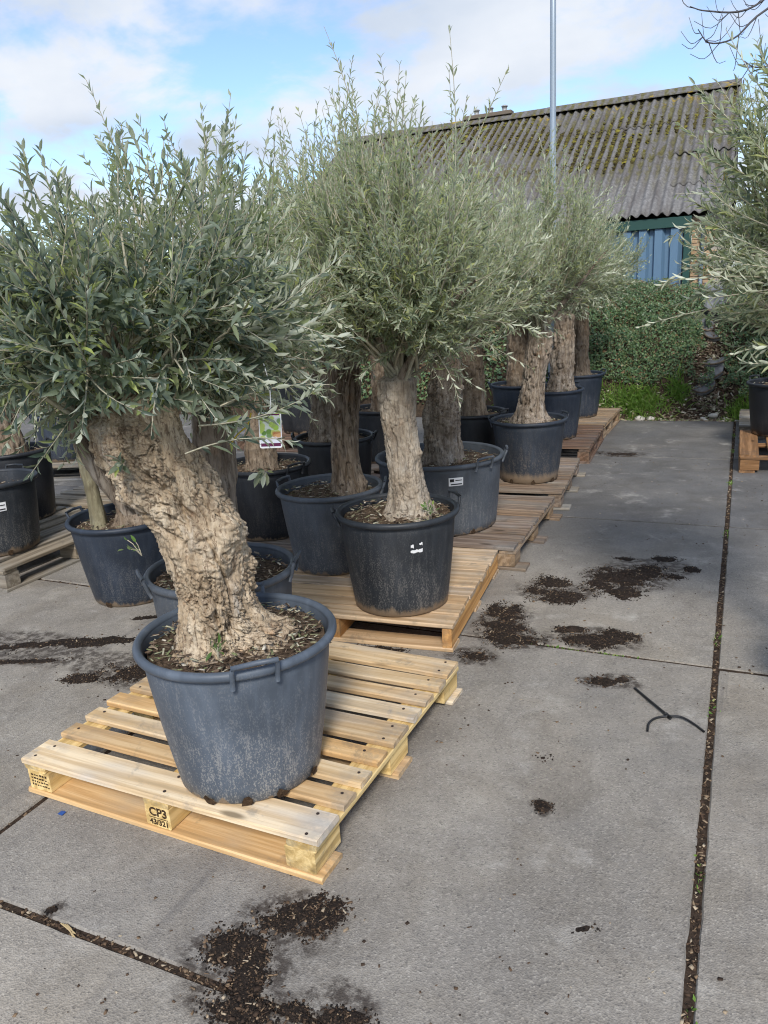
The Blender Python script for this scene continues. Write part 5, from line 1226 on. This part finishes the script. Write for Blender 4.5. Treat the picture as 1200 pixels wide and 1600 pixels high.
# --- bare tree beyond the right edge, only its twigs reach in
def bare_tree():
    b = np.array((2.6, 8.6, 0.0)); root = empty('bare_tree', b); tag(root, 'leafless tree whose curved grey twigs hang into the top corner of the sky', 'tree')
    m = mat_plain('bare_bark', (0.10, 0.095, 0.10), 0.85, 0.2)
    r = np.random.default_rng(14)
    link('trunk', trunk_mesh([(2.6, 8.6, 0), (2.62, 8.6, 1.5), (2.55, 8.55, 3.0), (2.5, 8.5, 4.6)], [0.16, 0.12, 0.10, 0.07], 50, 28, m, 61, 0.08, 0.08, 0.05, 0, 0.03, (), 0.05, 0, True, b), root)
    tips = [[(2.55, 8.55, 3.4), (1.6, 8.0, 4.5), (0.6, 7.4, 4.50), (0.0, 7.1, 4.20), (-0.25, 7.0, 3.98), (-0.50, 6.95, 3.96), (-0.62, 6.9, 4.10)],
            [(1.6, 8.0, 4.5), (0.9, 7.7, 4.75), (0.30, 7.4, 4.55), (-0.15, 7.2, 4.28), (-0.55, 7.05, 4.30), (-0.72, 7.0, 4.36)],
            [(2.5, 8.5, 3.8), (1.4, 7.9, 4.1), (0.6, 7.4, 3.95), (0.20, 7.2, 3.72), (-0.02, 7.1, 3.68), (-0.16, 7.05, 3.76)],
            [(2.5, 8.5, 4.5), (1.4, 8.0, 5.4), (0.6, 7.6, 5.3), (0.05, 7.3, 4.9), (-0.35, 7.1, 4.55)]]
    for q in tips:
        P = catmull(q, 26); mb = MB(); mb.tube(P-b, np.linspace(0.022, 0.0045, 26), 6); br = mb.obj('branch', m, root, True)
        for k in range(13):
            i = r.integers(11, 25); d = unit(r.normal(0, 1, 3)*np.array([1, 0.6, 1])+np.array([-0.7, -0.1, 0.15])); L = r.uniform(0.14, 0.42)
            p = P[i]; c = p+d*L*0.5+np.array([0, 0, -0.06*L/0.3])
            e = p+d*L+np.array([0, 0, 0.07])
            MB().tube(catmull([p, c, e], 7)-b, np.linspace(0.0048, 0.0026, 7), 4).obj('twig', m, br)
bare_tree()

# ================================================================== SPILLS AND SMALL THINGS
def spill(label, blobs, seed, h=0.014, crumbs=350, res=0.011, chips=0.0, bias=0.0):
    """irregular heap of peat: blobs = (x, y, rx, ry, rot)"""
    r = np.random.default_rng(seed)
    xs = [q[0] for q in blobs]; ys = [q[1] for q in blobs]; mx = max(max(q[2], q[3]) for q in blobs)*1.5
    gx = np.arange(min(xs)-mx, max(xs)+mx, res); gy = np.arange(min(ys)-mx, max(ys)+mx, res)
    X, Y = np.meshgrid(gx, gy); x, y = X.ravel(), Y.ravel()
    def field(x, y):
        f = np.full(len(x), -9.0)
        for (bx, by, rx, ry, rot) in blobs:
            rx, ry = rx*0.76, ry*0.76
            dx, dy = x-bx, y-by; c, s = math.cos(rot), math.sin(rot)
            f = np.maximum(f, 1-np.sqrt(((dx*c+dy*s)/rx)**2+((-dx*s+dy*c)/ry)**2))
        q = np.stack([x*13, y*13, 0*x+seed], -1)
        return f+0.48*fbm(q, seed, 4)+0.22*fbm(q*4, seed+2, 2)+0.0
    f = field(x, y)+bias; z = np.where(f > 0, 0.001+0.65*h*np.clip(f, 0, 1)**0.7*(0.6+0.6*np.clip(fbm(np.stack([x*60, y*60, 0*x], -1), seed+5, 3)+0.5, 0, 1.6)), -0.004)
    V = np.stack([x, y, z], -1); F = grid_faces(len(gx), len(gy)); keep = (f[F] > 0).any(1); F = F[keep]
    used = np.unique(F); mp = np.full(len(V), -1); mp[used] = np.arange(len(used))
    cx, cy = float(np.mean(xs)), float(np.mean(ys))
    root = link('soil_spill', mesh_np('soil_spill', V[used]-np.array([cx, cy, 0]), mp[F], SPILL, False), None, (cx, cy, 0))
    tag(root, label, 'soil', 'patches of spilt potting soil', 'stuff')
    crumbs = int(crumbs*2.2); n = crumbs*9; px = r.uniform(gx[0]-0.05, gx[-1]+0.05, n); py = r.uniform(gy[0]-0.05, gy[-1]+0.05, n)
    ff = field(px, py)+bias; k = (ff > r.uniform(-0.5, 0.35, n)); px, py, ff = px[k][:crumbs], py[k][:crumbs], ff[k][:crumbs]
    pz = 0.002+0.65*h*np.clip(ff, 0, 1)*0.8
    V, F = flakes(np.stack([px-cx, py-cy, pz], -1), 0.0042, seed, (0.5, 1.0), 0.7, 0.7)
    c = link('crumbs', mesh_np('crumbs', V, F, DARKCHIP), root); c['kind'] = 'stuff'
    if chips:
        m = int(crumbs*chips*0.25); j = r.integers(0, len(px), m)
        V, F = flakes(np.stack([px[j]-cx+r.normal(0, 0.02, m), py[j]-cy+r.normal(0, 0.02, m), pz[j]+0.003], -1), 0.010, seed+3, (0.2, 0.6), 0.3, 0.4)
        c = link('bark_chips', mesh_np('bark_chips', V, F, CHIP), root); c['kind'] = 'stuff'
    return root
spill('dark soil spilt across the slabs just in front of the foremost pallet', [(-0.98, -1.78, 0.11, 0.06, 0.9), (-0.88, -1.74, 0.05, 0.09, -0.4), (-1.06, -1.92, 0.10, 0.07, 0.3), (-0.97, -1.98, 0.06, 0.11, 0.5), (-0.93, -2.06, 0.10, 0.07, 0.2), (-0.82, -2.02, 0.05, 0.03, 0), (-0.70, -1.99, 0.07, 0.04, 0.4)], 71, 0.016, 1500, 0.008, 0.25)
spill('long reddish soil spill beside the side rail of the orange pallet', [(-0.98, 0.30, 0.10, 0.13, 0.3), (-0.93, 0.08, 0.12, 0.16, 0.3), (-0.82, 0.03, 0.12, 0.08, 0.2), (-0.98, -0.20, 0.09, 0.07, 0.3)], 72, 0.014, 1300, 0.010, 0.18)
spill('largest black soil spill in the middle of the open slabs', [(-0.50, 0.95, 0.20, 0.17, 0.2), (-0.38, 1.08, 0.16, 0.08, 0.4), (-0.60, 0.80, 0.12, 0.10, 0), (-0.47, 0.72, 0.14, 0.10, 0.3)], 73, 0.022, 1500, 0.011, 0.05)
spill('black soil spill between the largest spill and the orange pallet', [(-0.85, 0.78, 0.11, 0.10, -0.4), (-0.76, 0.58, 0.16, 0.11, 0.2), (-0.88, 0.62, 0.08, 0.06, 0)], 74, 0.016, 900, 0.011, 0.05)
spill('three small soil heaps by the joint behind the largest spill', [(-0.30, 1.30, 0.09, 0.06, 0.2), (-0.16, 1.16, 0.06, 0.05, 0), (-0.52, 1.25, 0.07, 0.04, 0), (-0.24, 1.02, 0.07, 0.05, 0)], 75, 0.018, 400, 0.011)
spill('soil heap lying across the thin slab joint', [(-0.50, 0.12, 0.15, 0.09, 0.2), (-0.42, 0.20, 0.09, 0.06, 0), (-0.62, 0.20, 0.10, 0.04, 0.2)], 76, 0.026, 800, 0.010, 0.1)
spill('crumbly brown clod of soil next to the black tube', [(-0.40, -0.26, 0.10, 0.045, 0.3), (-0.34, -0.23, 0.07, 0.035, 0.3)], 77, 0.030, 260, 0.008, 0.3)
spill('small dark clod of soil alone on the open slab', [(-0.46, -1.11, 0.045, 0.035, 0.3)], 78, 0.02, 120, 0.006)
spill('faint brown crumbs scattered below the lone dark clod', [(-0.52, -0.86, 0.05, 0.05, 0.3), (-0.46, -1.38, 0.03, 0.03, 0.3), (-0.25, -1.55, 0.05, 0.025, 0.6)], 79, 0.002, 130, 0.005, 0, -0.40)
spill('broad dark soil smear on the slabs behind the foremost pallet', [(-3.05, -0.72, 0.32, 0.05, 0.5), (-2.75, -0.60, 0.20, 0.06, 0.5), (-3.3, -0.9, 0.25, 0.06, 0.4), (-3.0, -0.9, 0.30, 0.03, 0.4)], 80, 0.008, 1100, 0.013, 0.08)
spill('brown soil smear between the navy pot and the foremost pallet', [(-2.36, -0.80, 0.17, 0.10, 0.4), (-2.25, -0.66, 0.14, 0.07, 0.4), (-2.55, -0.92, 0.10, 0.05, 0.4)], 81, 0.008, 900, 0.012, 0.08)
spill('narrow soil scrap near the base of the navy pot', [(-2.72, -0.28, 0.10, 0.025, 0.5), (-2.55, -0.25, 0.07, 0.03, 0.5)], 82, 0.008, 220, 0.008)
spill('long dark damp soil streak on the far slabs', [(-0.95, 4.15, 0.22, 0.10, 0.0)], 83, 0.008, 160, 0.014)
spill('small brown lump of soil by the near slab joint', [(-1.60, -1.99, 0.022, 0.018, 0.3)], 84, 0.018, 40, 0.005)
spill('soil under the front edge of the orange pallet', [(-1.40, -0.26, 0.18, 0.05, 0.0)], 85, 0.008, 300, 0.010, 0.15)
# grit spread over the slabs
def grit():
    r = np.random.default_rng(15); n = 2600
    x = r.uniform(-3.6, 0.6, n); y = -2.4+r.random(n)**1.3*7.5
    k = fbm(np.stack([x*1.6, y*1.6, 0*x], -1), 4, 3) > r.uniform(-0.7, 0.6, n); x, y = x[k], y[k]
    V, F = flakes(np.stack([x, y, np.full(len(x), 0.002)], -1), 0.007, 5, (0.3, 0.9), 0.4, 0.3)
    o = link('grit', mesh_np('grit', V, F, CHIP)); tag(o, 'fine brown grit and chips scattered over the concrete slabs', 'grit', kind='stuff')
grit()
RUBBER = mat_plain('black_tube', (0.012, 0.012, 0.013), 0.45, 0.5)
tube = empty('tube_piece', (-0.14, -0.47, 0)); tag(tube, 'forked piece of black irrigation tube lying on the slab by the long joint', 'tube')
def T3(q): return [(x+0.14, y+0.47, z) for x, y, z in q]
MB().tube(catmull(T3([(-0.285, -0.285, 0.008), (-0.24, -0.345, 0.010), (-0.19, -0.41, 0.012), (-0.145, -0.465, 0.012)]), 14), 0.0050, 8).obj('straight_arm', RUBBER, tube, True)
MB().tube(catmull(T3([(-0.145, -0.465, 0.012), (-0.10, -0.462, 0.014), (-0.055, -0.49, 0.010), (-0.02, -0.525, 0.006)]), 14), 0.0042, 8).obj('long_arm', RUBBER, tube, True)
MB().tube(catmull(T3([(-0.145, -0.465, 0.012), (-0.185, -0.49, 0.010), (-0.205, -0.53, 0.008), (-0.205, -0.585, 0.007)]), 14), 0.0042, 8).obj('short_arm', RUBBER, tube, True)
MB().tube(T3([(-0.155, -0.452, 0.012), (-0.135, -0.478, 0.012)]), 0.0065, 8).obj('joiner', RUBBER, tube, True)
bs = MB(); bs.add([(-0.012, -0.006, 0), (0.010, -0.008, 0.001), (0.013, 0.006, 0.006), (-0.008, 0.008, 0.003), (-0.012, -0.006, 0.002), (0.010, -0.008, 0.003), (0.013, 0.006, 0.008), (-0.008, 0.008, 0.005)], [(3, 2, 1, 0), (4, 5, 6, 7), (0, 1, 5, 4), (1, 2, 6, 5), (2, 3, 7, 6), (3, 0, 4, 7)])
o = bs.obj('plastic_scrap', mat_plain('blue_scrap', (0.02, 0.07, 0.25), 0.4), None, False, (-1.90, -1.67, 0.001)); tag(o, 'tiny blue plastic scrap on the slab in front of the foremost pallet', 'scrap')
# straw splinters by the near joint
sp = MB()
for k in range(4): sp.tube([(-0.04+0.006*k, 0.003*k-0.004, 0.003), (0.0, 0.002*k, 0.004), (0.035-0.005*k, 0.003*k-0.006*(k % 2), 0.003)], 0.0015, 5)
o = sp.obj('straw', mat_plain('straw', (0.50, 0.38, 0.20), 0.8), None, False, (-1.50, -2.03, 0.0)); o.rotation_euler = (0, 0, -0.35); tag(o, 'little bundle of broken straw lying on the near slab joint', 'straw')

# hanging plant tag
def plant_tag():
    c = np.array((-1.150, -1.376, 1.220)); root = empty('plant_tag', c)
    tag(root, 'white hanging plant tag printed with green olives below the foremost crown', 'tag')
    root.rotation_euler = (0, 0.05, YAW+0.12)
    w, h = 0.031, 0.050
    def rr(w, h, y0, y1, rad=0.006):
        pts = []
        for cx, cz, a0 in ((w-rad, h-rad, 0), (-w+rad, h-rad, PI/2), (-w+rad, -h+rad, PI), (w-rad, -h+rad, 1.5*PI)):
            for k in range(5): a = a0+k*PI/8; pts.append((cx+rad*math.cos(a), cz+rad*math.sin(a)))
        n = len(pts); V = [(x, y0, z) for x, z in pts]+[(x, y1, z) for x, z in pts]
        return V, [tuple(range(n)), tuple(range(2*n-1, n-1, -1))]+[(i, n+i, n+(i+1) % n, (i+1) % n) for i in range(n)]
    V, F = rr(w, h, -0.0006, 0.0006); link('card', mesh_poly('card', V, [f[::-1] for f in F], PAPER), root)
    t = NT('olive_print'); o = t.objco(); v = t.voro(t.mapping(o, (1, 0, 1)), 70, 'Color'); d = t.voro(t.mapping(o, (1, 0, 1)), 70)
    z = t.sep(o, 2); x = t.sep(o, 0)
    fruit = t.ramp(t.sep(v, 0), [(0.0, (0.30, 0.48, 0.06)), (0.5, (0.48, 0.58, 0.16)), (0.75, (0.10, 0.22, 0.04)), (1.0, (0.55, 0.62, 0.5))])
    brown = t.ramp(t.sep(v, 1), [(0, (0.35, 0.13, 0.05)), (1, (0.62, 0.36, 0.16))])
    fr = t.mix(t.math('MULTIPLY', t.rng(x, 0.0, 0.01), t.rng(z, 0.0, -0.008)), fruit, brown)
    bg = t.mix(t.rng(z, -0.028, -0.018), (0.62, 0.66, 0.78), fr); bg = t.mix(t.rng(d, 0.5, 0.7, 0, 0.7), bg, (0.70, 0.72, 0.78))
    pm = t.done(t.bsdf(bg, 0.35, None, 0.5))
    V, F = rr(w-0.003, h-0.003, -0.0009, -0.0008, 0.004); link('picture', mesh_poly('picture', V, [F[0][::-1]], pm), root)
    PUR = mat_plain('purple_band', (0.10, 0.015, 0.06), 0.4)
    for z0, z1, xx in ((-h+0.005, -h+0.014, w-0.004), (h-0.009, h-0.005, w-0.005)):
        link('band', mesh_poly('band', [(-xx, -0.0012, z0), (xx, -0.0012, z0), (xx, -0.0012, z1), (-xx, -0.0012, z1)], [(0, 1, 2, 3)], PUR), root)
    MB().tube(catmull([(0.0, 0, h-0.002), (0.004, 0.0, h+0.03), (0.002, 0, h+0.08), (-0.01, 0.02, h+0.13)], 12), 0.0016, 5).obj('strap', PAPER, root, True)
    y = MB().tube(catmull(np.array([(-1.345, -1.30, 1.16), (-1.32, -1.29, 1.19), (-1.29, -1.28, 1.215), (-1.28, -1.27, 1.25)]), 12), 0.0026, 6)
    o = y.obj('plastic_tie', mat_plain('yellow_tie', (0.55, 0.42, 0.04), 0.4), None, True); tag(o, 'thin yellow plastic tie caught in the crown beside the hanging tag', 'tie')
plant_tag()

# green sprouts at the trunk feet
SPROUT = mat_leaf('sprout_leaf', (0.06, 0.12, 0.03), (0.14, 0.25, 0.06), (0.22, 0.30, 0.14), (0.28, 0.36, 0.09), 0.2, 0.3)
def sprout(label, x, y, z, n, size, spread, seed, d=(0, 0, 1), mat=None):
    r = np.random.default_rng(seed); root = empty('sprout', (x, y, z)); tag(root, label, 'sprout')
    a = unit(r.normal(0, 1, (n, 3))*np.array([1, 1, 0.5])+np.array(d)*1.2)
    P = a*r.uniform(0.0, spread, n)[:,None]
    L = size*r.uniform(0.6, 1.2, n); N = unit(np.cross(a, r.normal(0, 1, (n, 3)))+np.array([0, 0, 0.6]))
    st = MB()
    for k in range(4): st.tube([(0, 0, -0.02), tuple(P[k]*0.6), tuple(P[k])], 0.0014, 4)
    st.obj('stem', TWIG, root)
    me = mesh_np('leaf', LEAF8, LEAF8_F, mat or SPROUT)
    A = unit(a+r.normal(0, 0.4, (n, 3))); S = unit(np.cross(N, A)); Nn = np.cross(A, S)
    for k in range(n):
        o = link('leaf', me, root); W = L[k]*0.36
        o.matrix_basis = Matrix([[A[k][i]*L[k], S[k][i]*W, Nn[k][i]*L[k], P[k][i]] for i in range(3)]+[[0, 0, 0, 1]])
sprout('fresh green sprout at the foot of the foremost trunk', -1.30, -1.535, 0.60, 12, 0.030, 0.03, 1)
sprout('sprig of olive leaves growing from the front of the foremost trunk', -1.46, -1.625, 1.17, 14, 0.042, 0.012, 2, (0.2, -0.8, 0.1), LEAF_DARK)
sprout('small green shoot beside the smooth pale trunk', -1.22, -0.03, 0.60, 22, 0.030, 0.045, 3)
sprout('bright green shoot at the side of the foremost trunk above the navy pot', -1.56, -1.50, 0.88, 7, 0.028, 0.05, 4, (-0.9, -0.3, 0.5))
sprout('bright green shoot on the grooved trunk behind the foremost one', -2.93, -0.08, 0.62, 8, 0.055, 0.04, 5, (0.3, -0.5, 0.6))
sprout('bright green tuft on the stump behind the fissured trunk', -2.80, 2.95, 0.72, 16, 0.07, 0.05, 6)
sprout('pale leafy sprig hanging in front of the black pot under the hanging tag', -1.30, -1.20, 1.06, 16, 0.045, 0.03, 7, (-0.2, 0, -0.3), LEAF_SILVER)
